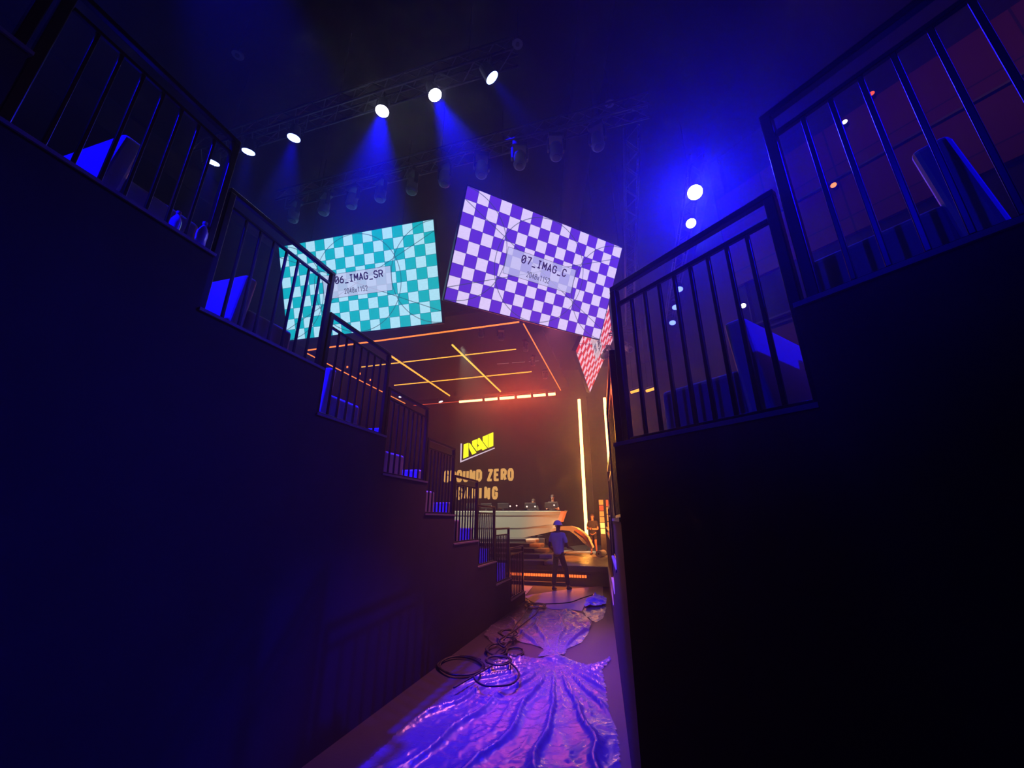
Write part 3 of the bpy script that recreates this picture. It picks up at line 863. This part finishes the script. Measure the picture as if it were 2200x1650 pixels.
# glossy protective film on the stage floor
m_film = mat('stage_film', (0.5, 0.42, 0.36), 0.32, bump=(3.5, 0.9, 0.08), spec=0.6)
o = MB().box((-2.2, 0.06, SZ + 0.001), (7.4, 6.0, SZ + 0.008)).build('protective_film', m_film)
o.location = S(-5, ST, 0); o.rotation_euler = (0, 0, -A)
tag(o, 'wrinkled protective film covering the stage floor, lit orange', 'floor film')

# stairs up to the upper platform
PZ = 1.12
e = empty('stage_stairs', S(-5, ST, SZ), -A, 'stage stairs with orange-lit side leading to the white desk', 'stairs')
treads = []
steps_y = [1205, 1191, 1179, 1168, 1158]
tx = [1168, 1157, 1146, 1136, 1128]
for k in range(5):
    z = SZ + 0.12 * (k + 1)
    P = at_z(tx[k], steps_y[k], z)
    s_, t_ = P.dot(E1) + 5, P.dot(E2) - ST
    treads.append((s_, t_, z - SZ))
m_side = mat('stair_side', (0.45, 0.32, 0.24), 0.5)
for k, (s_, t_, z) in enumerate(treads):
    t_next = treads[k+1][1] if k < 4 else t_ + 0.55
    st = MB().box((-6.0, t_, 0.0 if k == 0 else treads[k-1][2]), (s_, t_next + 0.02, z)).build('step', M_STAGE, e, 0.008)
    MB().box((-6.0, t_ - 0.01, z - 0.012), (s_ + 0.01, t_ + 0.03, z + 0.006)).build('nosing', M_TRIM, st)
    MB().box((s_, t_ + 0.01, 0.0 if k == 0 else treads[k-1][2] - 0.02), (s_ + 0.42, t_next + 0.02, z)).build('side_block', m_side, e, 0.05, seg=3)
pt = treads[-1][1] + 0.6
e = empty('desk_platform', S(-5, ST + pt, SZ), -A, 'low black platform under the white desk', 'platform')
MB().box((-8.5, 0.0, 0.0), (1.75, 3.6, PZ - SZ)).build('deck', M_STAGE, e, 0.01)

# white desk, a bow-shaped front with a slanted right end
DT = ST + pt + 0.35
def dk(x, y, t=DT): 
    p = at_t(x, y, t); return p.dot(E1), p.z
e = empty('white_desk', S(0, DT, 0), -A, 'long white curved desk on the stage with a slanted orange-lit right end', 'desk')
top = [dk(x, 1098) for x in (975, 1040, 1120, 1205)]
rows = []
N = 24
xs = [965 + (1205 - 965) * i / N for i in range(N + 1)]
def bottom_px(x):
    return 1156 if x < 1120 else 1156 - 17 * ((x - 1120) / 85.0) ** 1.2
mb = MB(); bands = [0.0, 0.14, 0.15, 0.60, 0.61, 1.0]
grid = []
for i, x in enumerate(xs):
    colv = []
    for b in bands:
        yy = 1098 + (bottom_px(x) - 1098) * b
        xx = x - (b * 12 * (i / N))
        u, z = dk(xx, yy); z = max(z, PZ + 0.005)
        dep = 0.10 if b in (0.13, 0.16) else 0.0
        colv.append((u, 0.25 * b + (0.008 if b in (0.15, 0.61) else 0.0), z))
    grid.append(colv)
vs_ = [p for c in grid for p in c]; nb = len(bands)
mb.add(vs_, [(i*nb + j, i*nb + j + 1, (i+1)*nb + j + 1, (i+1)*nb + j) for i in range(N) for j in range(nb - 1)])
o = mb.build('front_panel', M_WHITE, e)
sd = o.modifiers.new('solid', 'SOLIDIFY'); sd.thickness = 0.05; sd.offset = -1
ul, zt = dk(965, 1098); ur, _ = dk(1205, 1098); ur2, _ = dk(1213, 1098)
MB().box((ul, 0.0, zt - 0.03), (ur2, 0.75, zt + 0.01)).build('top', M_BLACKMETAL, e)
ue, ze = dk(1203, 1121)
MB().prism([(ur, zt - 0.03), (ur2, zt - 0.03), (ue + 0.04, ze), (ue - 0.08, ze)], -0.02, 0.6, lambda u, v, d: Vector((u, d, v))).build('end_panel', mat('end_light_tint', (0.8, 0.35, 0.22), 0.5), e)  # orange light on the white desk end put into its colour
# monitors and small lamps on the desk
for k, x in enumerate([1004, 1038, 1075, 1135, 1180]):
    u, z = dk(x, 1098)
    m_ = empty('desk_monitor', S(u, DT + 0.35, zt + 0.01), -A, 'dark monitor back on the white desk, %s' % ['leftmost', 'second from left', 'middle one', 'second from right', 'rightmost'][k], 'monitor', 'monitors on the desk')
    MB().box((-0.24, 0.0, 0.08), (0.24, 0.03, 0.30)).build('panel', M_CABLE, m_, 0.01)
    MB().box((-0.03, 0.0, 0.0), (0.03, 0.03, 0.1)).build('stand', M_BLACKMETAL, m_)
for k, (x, y) in enumerate([(1056, 1089), (1096, 1088), (1110, 1087), (1132, 1089), (1149.5, 1089), (1190.5, 1086)]):
    p = at_t(x, y, DT + 0.2)
    m_ = empty('desk_lamp', (p.x, p.y, zt + 0.01), 0, 'tiny white desk lamp on the white desk, %s' % ['leftmost', 'second from left', 'third from left', 'third from right', 'second from right', 'rightmost'][k], 'lamp', 'tiny lamps on the desk')
    MB().tube((0,0,0), (0,0,p.z - zt), 0.008, 6).build('stem', M_BLACKMETAL, m_)
    MB().sphere((0,0,p.z - zt), 0.032, 10, 6).build('bulb', mat('bulb', (0,0,0), emit=(1.0,0.72,0.6), strength=1.6, sample=False), m_)

# arch sweeping down to the stage floor
AT = ST + 3.0
def ar(X, Y):
    p = at_t(1100 + X/6.874, 1050 + Y/6.874, AT); return p.dot(E1), p.z
outer = [ar(*q) for q in [(560,610),(640,575),(740,556),(850,552),(950,580),(1060,660),(1120,725),(1190,880)]]
inner = [ar(*q) for q in [(560,640),(640,622),(740,612),(850,622),(930,680),(1000,745),(1050,800),(1170,885)]]
e = empty('stage_arch', S(0, AT, 0), -A, 'white curved arch sweeping down to the stage floor behind the helmeted man', 'arch')
mb = MB(); n = len(outer)
v_ = []
for (a, b) in zip(outer, inner): v_ += [(a[0], 0, a[1]), (b[0], 0, b[1]), (a[0], 0.7, a[1]), (b[0], 0.7, b[1])]
f_ = []
for i in range(n - 1):
    k = i*4; l = k + 4
    f_ += [(k, k+1, l+1, l), (k, l, l+2, k+2), (k+1, k+3, l+3, l+1), (k+2, l+2, l+3, k+3)]
f_ += [(0,2,3,1), (4*(n-1), 4*(n-1)+1, 4*(n-1)+3, 4*(n-1)+2)]
mb.add(v_, f_); mb.build('band', M_WHITE, e)
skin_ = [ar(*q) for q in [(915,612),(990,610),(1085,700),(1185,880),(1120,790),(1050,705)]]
MB().prism(skin_, -0.05, -0.005, lambda u, v, d: Vector((u, d, v))).build('lit_flank', mat('flank_light_tint', (0.75, 0.30, 0.12), 0.45), e)  # orange light on the white arch painted as a coloured piece
hole = inner + [ar(1060, 830), ar(760, 870), ar(560, 860), ar(420, 810), ar(360, 720)]
MB().prism(hole, 0.30, 0.34, lambda u, v, d: Vector((u, d, v))).build('dark_glazing', mat('dark_glass', (0.01,0.01,0.012), 0.12, spec=0.6), e)

# ------------------------------------------------------------------ people
def limb_mesh(name, joints, edges, root, m, parent, sub=2):
    me = bpy.data.meshes.new(name)
    names = list(joints)
    me.from_pydata([joints[k][0] for k in names], [(names.index(a), names.index(b)) for a, b in edges], [])
    me.materials.append(m)
    o = bpy.data.objects.new(name, me); COL.objects.link(o); o.parent = parent
    sk = o.modifiers.new('skin', 'SKIN'); sk.use_smooth_shade = True
    lay = me.skin_vertices[0].data
    for i, k in enumerate(names):
        r = joints[k][1]
        lay[i].radius = r if isinstance(r, tuple) else (r, r)
        lay[i].use_root = (k == root)
    sb = o.modifiers.new('sub', 'SUBSURF'); sb.levels = sub; sb.render_levels = sub
    return o

def person(loc, rz, H, label, pose, shirt, trousers, skin, hair=M_HAIR, helmet=None, shorts=False, group=None, legs=True):
    """faces local +y"""
    r = empty('person', loc, rz, label, 'person', group)
    k = H / 1.75
    def V(x, y, z): return (x*k, y*k, z*k)
    hl, hr = pose.get('hand_l', (-0.30, 0.05, 0.80)), pose.get('hand_r', (0.30, 0.05, 0.80))
    el, er = pose.get('elbow_l', (-0.27, -0.03, 1.10)), pose.get('elbow_r', (0.27, -0.03, 1.10))
    fl, fr = pose.get('foot_l', (-0.12, 0.0)), pose.get('foot_r', (0.12, 0.0))
    kl = ((-0.10 + fl[0])/2, 0.02 + fl[1]*0.6 + 0.02); kr = ((0.10 + fr[0])/2, 0.02 + fr[1]*0.6 + 0.02)
    J = {
     'pelvis': (V(0, 0, 0.95), (0.15*k, 0.105*k)), 'waist': (V(0, 0, 1.10), (0.13*k, 0.095*k)), 'chest': (V(0, -0.01, 1.30), (0.155*k, 0.11*k)),
     'neckb': (V(0, -0.01, 1.45), 0.06*k), 'neck': (V(0, 0.0, 1.51), 0.05*k), 'chin': (V(0, 0.02, 1.57), (0.062*k, 0.075*k)), 'head': (V(0, 0.01, 1.65), (0.078*k, 0.095*k)), 'crown': (V(0, 0.0, 1.71), (0.06*k, 0.07*k)),
    }
    E_ = [('pelvis','waist'),('waist','chest'),('chest','neckb'),('neckb','neck'),('neck','chin'),('chin','head'),('head','crown')]
    for s, n_, el_, h_ in ((-1, 'l', el, hl), (1, 'r', er, hr)):
        J['sh'+n_] = (V(s*0.19, -0.01, 1.40), 0.055*k)
        J['el'+n_] = (V(*el_), 0.040*k)
        w = Vector(h_)*0.86 + Vector(el_)*0.14
        J['wr'+n_] = (V(*w), 0.028*k)
        J['pa'+n_] = (V(*h_), (0.032*k, 0.020*k))
        E_ += [('chest','sh'+n_), ('sh'+n_,'el'+n_), ('el'+n_,'wr'+n_), ('wr'+n_,'pa'+n_)]
    if legs:
        for s, n_, f_, kn in ((-1, 'l', fl, kl), (1, 'r', fr, kr)):
            J['hip'+n_] = (V(s*0.09, 0, 0.88), 0.085*k)
            J['kn'+n_] = (V(kn[0], kn[1], 0.49), 0.055*k)
            J['ca'+n_] = (V((kn[0]+f_[0])/2, (kn[1]+f_[1])/2 - 0.015, 0.33), 0.05*k)
            J['an'+n_] = (V(f_[0], f_[1], 0.09), 0.036*k)
            J['to'+n_] = (V(f_[0]*1.1, f_[1] + 0.13, 0.035), (0.035*k, 0.028*k))
            E_ += [('pelvis','hip'+n_), ('hip'+n_,'kn'+n_), ('kn'+n_,'ca'+n_), ('ca'+n_,'an'+n_), ('an'+n_,'to'+n_)]
    limb_mesh('body', J, E_, 'pelvis', skin, r)
    # shirt
    G = {'hem': (V(0, 0, 0.86), (0.165*k, 0.125*k)), 'w': (V(0, 0, 1.10), (0.165*k, 0.125*k)), 'c': (V(0, -0.01, 1.30), (0.175*k, 0.13*k)), 'n': (V(0, -0.01, 1.43), (0.10*k, 0.085*k))}
    Eg = [('hem','w'),('w','c'),('c','n')]
    for s, n_, el_ in ((-1, 'l', el), (1, 'r', er)):
        G['s'+n_] = (V(s*0.185, -0.01, 1.40), 0.075*k)
        q_ = Vector((s*0.19, -0.01, 1.40)).lerp(Vector(el_), 0.72)
        G['e'+n_] = (V(*q_), 0.066*k)
        Eg += [('c','s'+n_), ('s'+n_,'e'+n_)]
    limb_mesh('shirt', G, Eg, 'w', shirt, r)
    if legs:
        T = {'p': (V(0, 0, 0.93), (0.13*k, 0.11*k))}
        Et = []
        for s, n_, f_, kn in ((-1, 'l', fl, kl), (1, 'r', fr, kr)):
            T['h'+n_] = (V(s*0.085, 0, 0.84), 0.088*k)
            if shorts:
                T['k'+n_] = (V((kn[0] + s*0.09)/2, kn[1]*0.6, 0.60), 0.082*k)
                Et += [('p','h'+n_), ('h'+n_,'k'+n_)]
            else:
                T['k'+n_] = (V(kn[0], kn[1], 0.49), 0.075*k)
                T['a'+n_] = (V(f_[0], f_[1], 0.10), 0.062*k)
                Et += [('p','h'+n_), ('h'+n_,'k'+n_), ('k'+n_,'a'+n_)]
        limb_mesh('shorts' if shorts else 'trousers', T, Et, 'p', trousers, r)
        for s, f_ in ((-1, fl), (1, fr)):
            o_ = limb_mesh('shoe', {'a': (V(f_[0], f_[1] - 0.05, 0.048), (0.042*k, 0.045*k)), 'b': (V(f_[0], f_[1] + 0.06, 0.040), (0.045*k, 0.038*k)), 'c': (V(f_[0]*1.1, f_[1] + 0.16, 0.032), (0.040*k, 0.028*k))},
                     [('a','b'),('b','c')], 'a', M_BLACKMETAL, r)
    # hands: five fingers each
    for n_, h_, el_ in (('l', hl, el), ('r', hr, er)):
        h = Vector(h_); d = (h - Vector(el_)).normalized()
        sd_ = d.cross(Vector((0, 1, 0.3))).normalized(); cu = d.cross(sd_).normalized()
        for q_ in range(5):
            if q_ < 4:
                b0 = h + d*0.03 + sd_*(0.027 - 0.018*q_); ln = [0.062, 0.07, 0.066, 0.052][q_]; dd = d
            else:
                b0 = h + sd_*0.03; ln = 0.05; dd = (d*0.6 + sd_*0.8).normalized()
            limb_mesh('finger', {'a': (V(*b0), 0.0085*k), 'b': (V(*(b0 + dd*ln*0.5 + cu*0.004)), 0.008*k), 'c': (V(*(b0 + dd*ln*0.85 + cu*0.022)), 0.0065*k)},
                      [('a','b'),('b','c')], 'a', skin, r, 1)
    # face
    MB().sphere(V(0, 0.115, 1.625), 0.016*k, 8, 6, 0.8, 1.2, 1.3).build('nose', skin, r, smooth=True)
    for s in (-1, 1):
        MB().sphere(V(s*0.031, 0.098, 1.655), 0.011*k, 8, 6).build('eye', M_FABRIC, r, smooth=True)
        MB().sphere(V(s*0.083, 0.0, 1.63), 0.022*k, 8, 6, 0.4, 0.8, 1.3).build('ear', skin, r, smooth=True)
    MB().box(V(-0.024, 0.094, 1.580), V(0.024, 0.102, 1.587)).build('mouth', M_HAIR, r)
    if helmet:
        h = MB().sphere(V(0, 0.0, 1.655), 0.125*k, 20, 10, 0.95, 1.12, 1.05, zmin=0.0).build('hard_hat', helmet, r, smooth=True)
        MB().lathe([(0.122*k, 0), (0.138*k, 0.0), (0.138*k, 0.008*k), (0.118*k, 0.012*k)], V(0, 0.012, 1.650), 20).build('brim', helmet, h)
        MB().prism([(-0.07*k, 0.11*k), (0.07*k, 0.11*k), (0.045*k, 0.19*k), (-0.045*k, 0.19*k)], 1.648*k, 1.656*k, lambda u, v, d: Vector((u, v, d))).build('peak', helmet, h)
    else:
        MB().sphere(V(0, -0.018, 1.665), 0.103*k, 16, 10, 0.92, 1.06, 1.02, zmin=-0.2).build('hair', hair, r, smooth=True)
    return r

m_bluesh = mat('shirt_pale_blue', (0.42, 0.44, 0.62), 0.8, bump=(40, 0.3, 0.01), var=0.3)
m_black = mat('cloth_black', (0.015, 0.014, 0.017), 0.85)
m_tan = mat('cloth_tan', (0.35, 0.18, 0.12), 0.85)
pf = at_z(1203, 1268, 0.0)
person(pf, radians(-38), 1.74, 'man in a white hard hat, pale blue shirt and dark trousers at the corridor end',
       {'hand_r': (0.22, 0.36, 1.02), 'elbow_r': (0.27, 0.04, 1.08), 'hand_l': (-0.26, 0.20, 0.93), 'elbow_l': (-0.28, -0.04, 1.10), 'foot_r': (0.16, 0.16), 'foot_l': (-0.13, -0.12)},
       m_bluesh, m_black, M_SKIND, helmet=mat('hard_hat_white', (0.75, 0.74, 0.78), 0.3))
pw = at_z(1277, 1192, SZ + 0.01)
person(pw, radians(150), 1.47, 'person in dark T-shirt and shorts standing on the stage looking at their hands',
       {'hand_r': (0.06, 0.27, 1.12), 'elbow_r': (0.25, 0.05, 1.08), 'hand_l': (-0.04, 0.27, 1.10), 'elbow_l': (-0.26, 0.04, 1.08)},
       m_black, m_black, M_SKIN, shorts=True)
for k, (x, y, H, rz, lab) in enumerate([(1146, 1075, 1.62, 172, 'seated person in black behind the white desk, left of two'), (1187, 1066, 1.62, 185, 'person in black behind the white desk, right of two')]):
    p = at_t(x, y, DT + 1.25)
    person((p.x, p.y, p.z - H*0.985 + 0.03), radians(rz) - A, H, lab,
           {'hand_r': (0.10, 0.30, 1.22), 'elbow_r': (0.28, 0.10, 1.10), 'hand_l': (-0.12, 0.30, 1.16), 'elbow_l': (-0.28, 0.10, 1.08)},
           m_black, m_black, M_SKIN, group='people behind the desk')

# small gear by the right edge of the stage
p = at_z(1303, 1190, SZ + 0.01)
e = empty('equipment_bag', p, -A, 'dark equipment bag standing at the right end of the stage', 'bag')
MB().box((-0.16, -0.2, 0.0), (0.16, 0.2, 0.62)).build('body', m_black, e, 0.07, seg=3)
MB().path([(-0.08, -0.2, 0.45), (-0.08, -0.26, 0.5), (0.08, -0.26, 0.5), (0.08, -0.2, 0.45)], 0.012).build('handle', M_BLACKMETAL, e)
p = at_z(1292, 1196, SZ + 0.01)
e = empty('film_roll', p, radians(60), 'pale roll of film lying at the feet of the person on the stage', 'roll')
MB().tube((-0.28, 0, 0.11), (0.28, 0, 0.11), 0.11, 18).build('roll', M_FABRIC, e, smooth=False)
MB().tube((-0.30, 0, 0.11), (0.30, 0, 0.11), 0.03, 10).build('core', M_BLACKMETAL, e)

# lamps seen through the right railing
for (x, y, lab, m_, rad) in ((1597, 657, 'tiny white lamp seen through the lower right railing', M_LENSW, 0.06), (1815, 262, 'tiny greenish lamp on the brown wall seen through the upper right railing', M_LENSW, 0.05),
                        (1791, 398, 'tiny orange lamp on the brown wall, middle of the upper right railing', M_CO, 0.06), (1873, 201, 'tiny pink lamp high on the brown wall', M_CR, 0.05)):
    if x > 1700: p = at(x, y, FN, RC.dot(FN) + 6.85); q = p - FN
    else: p = at(x, y, FN, RC.dot(FN) + 6.2); q = p - FN - FD*0.2
    e = empty('wall_lamp', p, 0, lab, 'lamp', 'tiny lamps beyond the right bank')
    z = (q - p).normalized()
    MB().tube(-z*0.13, (0,0,0), rad*0.8, 12, rad).build('housing', M_BLACKMETAL, e)
    MB().tube((0,0,0), z*0.01, rad*0.85, 12).build('lens', m_, e)
for k, (x0, x1, y) in enumerate([(1356, 1380, 843), (1389, 1406, 840)]):
    a = at(x0, y, FN, RC.dot(FN) + 5.0); b = at(x1, y, FN, RC.dot(FN) + 5.0); b.z = a.z
    amber = bar('light_bar', a, b, 0.03, M_AMBER, 'short amber light bar seen through the lower right railing, %s' % ('left', 'right')[k], 'short amber bars beyond the right bank')
    for w_ in (a*0.8 + b*0.2, a*0.2 + b*0.8):
        MB().tube(w_ - a, Vector((w_.x - a.x, w_.y - a.y, CEIL - a.z)), 0.004, 5).build('steel_cable', M_BLACKMETAL, amber)

# rigging gear beside the violet screen
p = at_t(1318, 712, 13.4)
truss(p + S(-0.9, 0, 0), p + S(0.9, 0, 0), 'short truss piece lit orange at the right of the red screen', 0.2)
for k, (x, y) in enumerate([(1326, 728), (1311, 762), (1338, 756)]):
    c = copy_tree(mh); c.location = at_t(x, y - 16, 13.2 + 0.2*k); c.rotation_euler = (0.5*(k == 1), 0.4*k, k)
    tag(c, 'dark moving head under the short orange-lit truss, %s' % ['topmost', 'lowest', 'rightmost'][k], 'stage lamp', 'moving heads by the red screen')

# ------------------------------------------------------------------ plastic sheets on the corridor floor
def inside(pt, poly):
    x, y = pt; c = False; j = len(poly) - 1
    for i in range(len(poly)):
        xi, yi = poly[i]; xj, yj = poly[j]
        if (yi > y) != (yj > y) and x < (xj - xi) * (y - yi) / (yj - yi) + xi: c = not c
        j = i
    return c
def edge_dist(pt, poly):
    best = 9
    for i in range(len(poly)):
        a = Vector(poly[i]); b = Vector(poly[(i+1) % len(poly)]); p = Vector(pt); ab = b - a
        t = max(0, min(1, (p - a).dot(ab) / max(ab.length_squared, 1e-9)))
        best = min(best, (p - (a + ab*t)).length)
    return best
def plastic(px, knot, name, label, m, step=0.018, amp=0.05, z0=0.006, folds=17, seed=0, px2=None):
    poly = [tuple(at_z(850 + x/4, 1240 + y/4, 0.02)[:2]) for x, y in px]
    kp = at_z(850 + knot[0]/4, 1240 + knot[1]/4, 0.02)
    xs_ = [p[0] for p in poly]; ys_ = [p[1] for p in poly]
    x0, x1, y0, y1 = min(xs_), max(xs_), min(ys_), max(ys_)
    nx, ny = int((x1-x0)/step)+1, int((y1-y0)/step)+1
    idx = {}; V_ = []; F_ = []
    for j in range(ny+1):
        for i in range(nx+1):
            x, y = x0 + i*step, y0 + j*step
            if not inside((x, y), poly): continue
            dx, dy = x - kp.x, y - kp.y; r_ = sqrt(dx*dx + dy*dy); th = atan2(dy, dx)
            ed = min(1.0, edge_dist((x, y), poly) / 0.10)
            wob = noise.noise(Vector((x*1.7, y*1.7, seed)))*1.6
            f1 = 1 - abs(sin(th*folds/2 + wob*0.55 + 0.8*noise.noise(Vector((x*0.8, y*0.8, seed+5)))))
            f1 = f1 ** 4
            f2 = 1 - min(1, abs(noise.noise(Vector((x*3.2 + wob, y*3.2, seed+9))))*3.0); f2 = f2**2
            f3 = noise.noise(Vector((x*9, y*9, seed+2)))
            f4 = 1 - min(1, abs(noise.noise(Vector((x*7, y*7 + wob, seed+19))))*3.2)
            f5 = 1 - min(1, abs(noise.noise(Vector((x*14, y*14 + wob, seed+29))))*2.6)
            f6 = (1 - abs(sin(th*31 + wob*2.2 + r_*0.7))) ** 5 * max(0.0, 0.5 + noise.noise(Vector((x*1.3, y*1.3, seed+40))))
            fall = min(1.0, r_/0.8) * (1.0 if r_ < 2.2 else max(0.45, 1 - (r_-2.2)*0.2))
            h = amp*(0.72*f1*fall + 0.05*f2 + 0.03*f3 + 0.10*f4**3 + 0.06*f5**4 + 0.34*f6*fall)
            h = h*(0.35 + 0.65*ed) + 0.07*exp(-(r_/0.16)**2)
            idx[(i, j)] = len(V_); V_.append((x, y, z0 + max(0.0, h)))
    for j in range(ny):
        for i in range(nx):
            q = [(i,j),(i+1,j),(i+1,j+1),(i,j+1)]
            if all(k in idx for k in q): F_.append(tuple(idx[k] for k in q))
    mb = MB(); mb.add(V_, F_)
    o = mb.build(name, m, None, smooth=True)
    tag(o, label, 'plastic sheet', 'crumpled plastic sheets on the corridor floor')
    return o
def plastic_mat(name, base, rough, alpha):
    m = mat(name, base, rough, spec=0.8, bump=(30, 0.45, 0.008))
    b = m.node_tree.nodes['Principled BSDF']
    b.inputs['Alpha'].default_value = alpha
    b.inputs['Transmission Weight'].default_value = 0.0
    return m
M_PL = plastic_mat('clear_sheet', (0.17, 0.15, 0.19), 0.24, 0.82)
M_PL2 = plastic_mat('clear_sheet_thick', (0.19, 0.17, 0.24), 0.24, 0.84)
M_PB = mat('blue_plastic', (0.01, 0.02, 0.9), 0.35, bump=(20, 0.5, 0.02))
plastic([(-700,1950),(0,1340),(130,1220),(260,1120),(400,1000),(520,930),(640,850),(760,780),(860,700),(950,650),(1100,665),(1200,690),(1350,705),(1440,690),(1650,740),(1760,715),(1840,668),(1858,700),(1780,790),(1815,930),(1825,1050),(1850,1160),(1900,1280),(1935,1450),(1945,1640),(1980,2100),(400,2250)],
        (1370,705), 'plastic_sheet', 'large crumpled clear plastic sheet covering the near corridor floor', M_PL, amp=0.075, seed=1, folds=33)
plastic([(750,490),(820,400),(960,330),(1040,280),(1062,225),(1110,180),(1250,240),(1350,275),(1500,275),(1620,310),(1690,390),(1665,470),(1600,560),(1480,610),(1440,695),(1400,715),(1350,705),(1210,675),(1270,610),(1160,570),(1000,540),(860,590)],
        (1385,700), 'plastic_sheet', 'second clear plastic sheet gathered at a knot beyond the nearest one', M_PL2, amp=0.085, seed=3, folds=27, step=0.022)
plastic([(1600,300),(1640,190),(1700,160),(1800,185),(1825,250),(1790,350),(1720,388),(1680,370)],
        (1690,240), 'plastic_sheet', 'small bunched clear plastic sheet against the right wall', M_PL2, amp=0.07, seed=6, folds=9, step=0.035)
plastic([(1612,250),(1640,200),(1700,160),(1760,165),(1822,195),(1815,245),(1760,262),(1690,262),(1630,285)],
        (1700,215), 'plastic_bag', 'bright blue plastic bag bunched against the right wall', M_PB, amp=0.17, seed=12, folds=14, step=0.035, z0=0.05)
m_board = mat('floor_board', (0.42, 0.36, 0.38), 0.4, bump=(3, 0.4, 0.03), var=0.15)
def slab(px, z0, z1, name, label, m, cat='floor cover'):
    pts = [at_z(850 + x/4, 1240 + y/4, z1) for x, y in px]
    o = MB().prism([(p.x, p.y) for p in pts], z0, z1, lambda u, v, d: Vector((u, v, d))).build(name, m)
    tag(o, label, cat); return o
slab([(1115,165),(1160,150),(1500,100),(1780,75),(1785,170),(1640,200),(1600,290),(1500,275),(1350,275),(1130,215)], 0.001, 0.006, 'floor_covering', 'pale protective covering on the floor behind the plastic sheets', m_board)
slab([(1090,72),(1180,78),(1120,150),(1092,130)], 0.001, 0.012, 'floor_panel', 'small pink-lit floor panel at the foot of the lowest left step', m_board)

# cables
def cable(pts, name, label, r=0.011, z=0.02, group='black cables on the corridor floor'):
    P = []
    for i in range(len(pts) - 1):
        p0 = pts[max(i-1, 0)]; p1 = pts[i]; p2 = pts[i+1]; p3 = pts[min(i+2, len(pts)-1)]
        for k in range(6):
            t = k/6
            x, y = [0.5*((2*p1[a]) + (-p0[a]+p2[a])*t + (2*p0[a]-5*p1[a]+4*p2[a]-p3[a])*t*t + (-p0[a]+3*p1[a]-3*p2[a]+p3[a])*t**3) for a in (0, 1)]
            P.append((x, y))
    P.append(pts[-1])
    W_ = [at_z(850 + x/4, 1240 + y/4, z) for x, y in P]
    o = MB().path(W_, r, 6).build(name, M_CABLE, smooth=True)
    tag(o, label, 'cable', group)
cable([(1700,150),(1600,180),(1500,215),(1350,228),(1200,225),(1120,180)], 'cable', 'black cable crossing the pale floor covering to the right wall', 0.012, 0.03)
cable([(1130,270),(1090,340),(1040,400),(1000,460),(960,500),(930,540)], 'cable', 'black cable running down over the second plastic sheet', 0.011, 0.13)
cable([(1230,270),(1200,320),(1110,390),(1060,430),(990,480),(920,520),(880,560),(930,600),(960,560)], 'cable', 'black cable winding beside the coils on the left', 0.011, 0.13)
cable([(990,740),(1040,790),(1060,850),(1000,915),(880,935),(760,930),(690,890),(670,850)], 'cable', 'black cable looping over the near plastic sheet', 0.011, 0.10)
cable([(500,950),(620,880),(760,800),(830,760)], 'cable', 'black cable along the left edge of the near sheet', 0.010, 0.08)
random.seed(11)
def coil(cx, cy, rx, ry, turns, label, z=0.05, jit=0.18):
    pts = []
    for k in range(turns*10):
        th = k*2*pi/10; jr = 1 + random.uniform(-jit, jit)*0.6
        pts.append((cx + rx*cos(th)*jr + 10*sin(k*0.37), cy + ry*sin(th)*jr + 4*cos(k*0.23)))
    cable(pts, 'cable_coil', label, 0.010, z, 'black cable coils on the corridor floor')
coil(1200, 248, 85, 22, 6, 'tangled black cable coil on the pale floor covering', 0.06)
coil(960, 480, 70, 30, 4, 'tangled cable coil at the left edge of the second sheet', 0.12)
coil(870, 620, 85, 50, 3, 'loose round cable coil between the two sheets', 0.05, 0.08)
coil(880, 715, 105, 38, 3, 'loose cable coil lying on the near sheet corner', 0.09, 0.08)
coil(1020, 640, 80, 34, 2, 'single loop of cable on bare floor between the sheets', 0.02, 0.05)
coil(560, 760, 190, 80, 4, 'dark cable coil by the left wall', 0.03, 0.08)
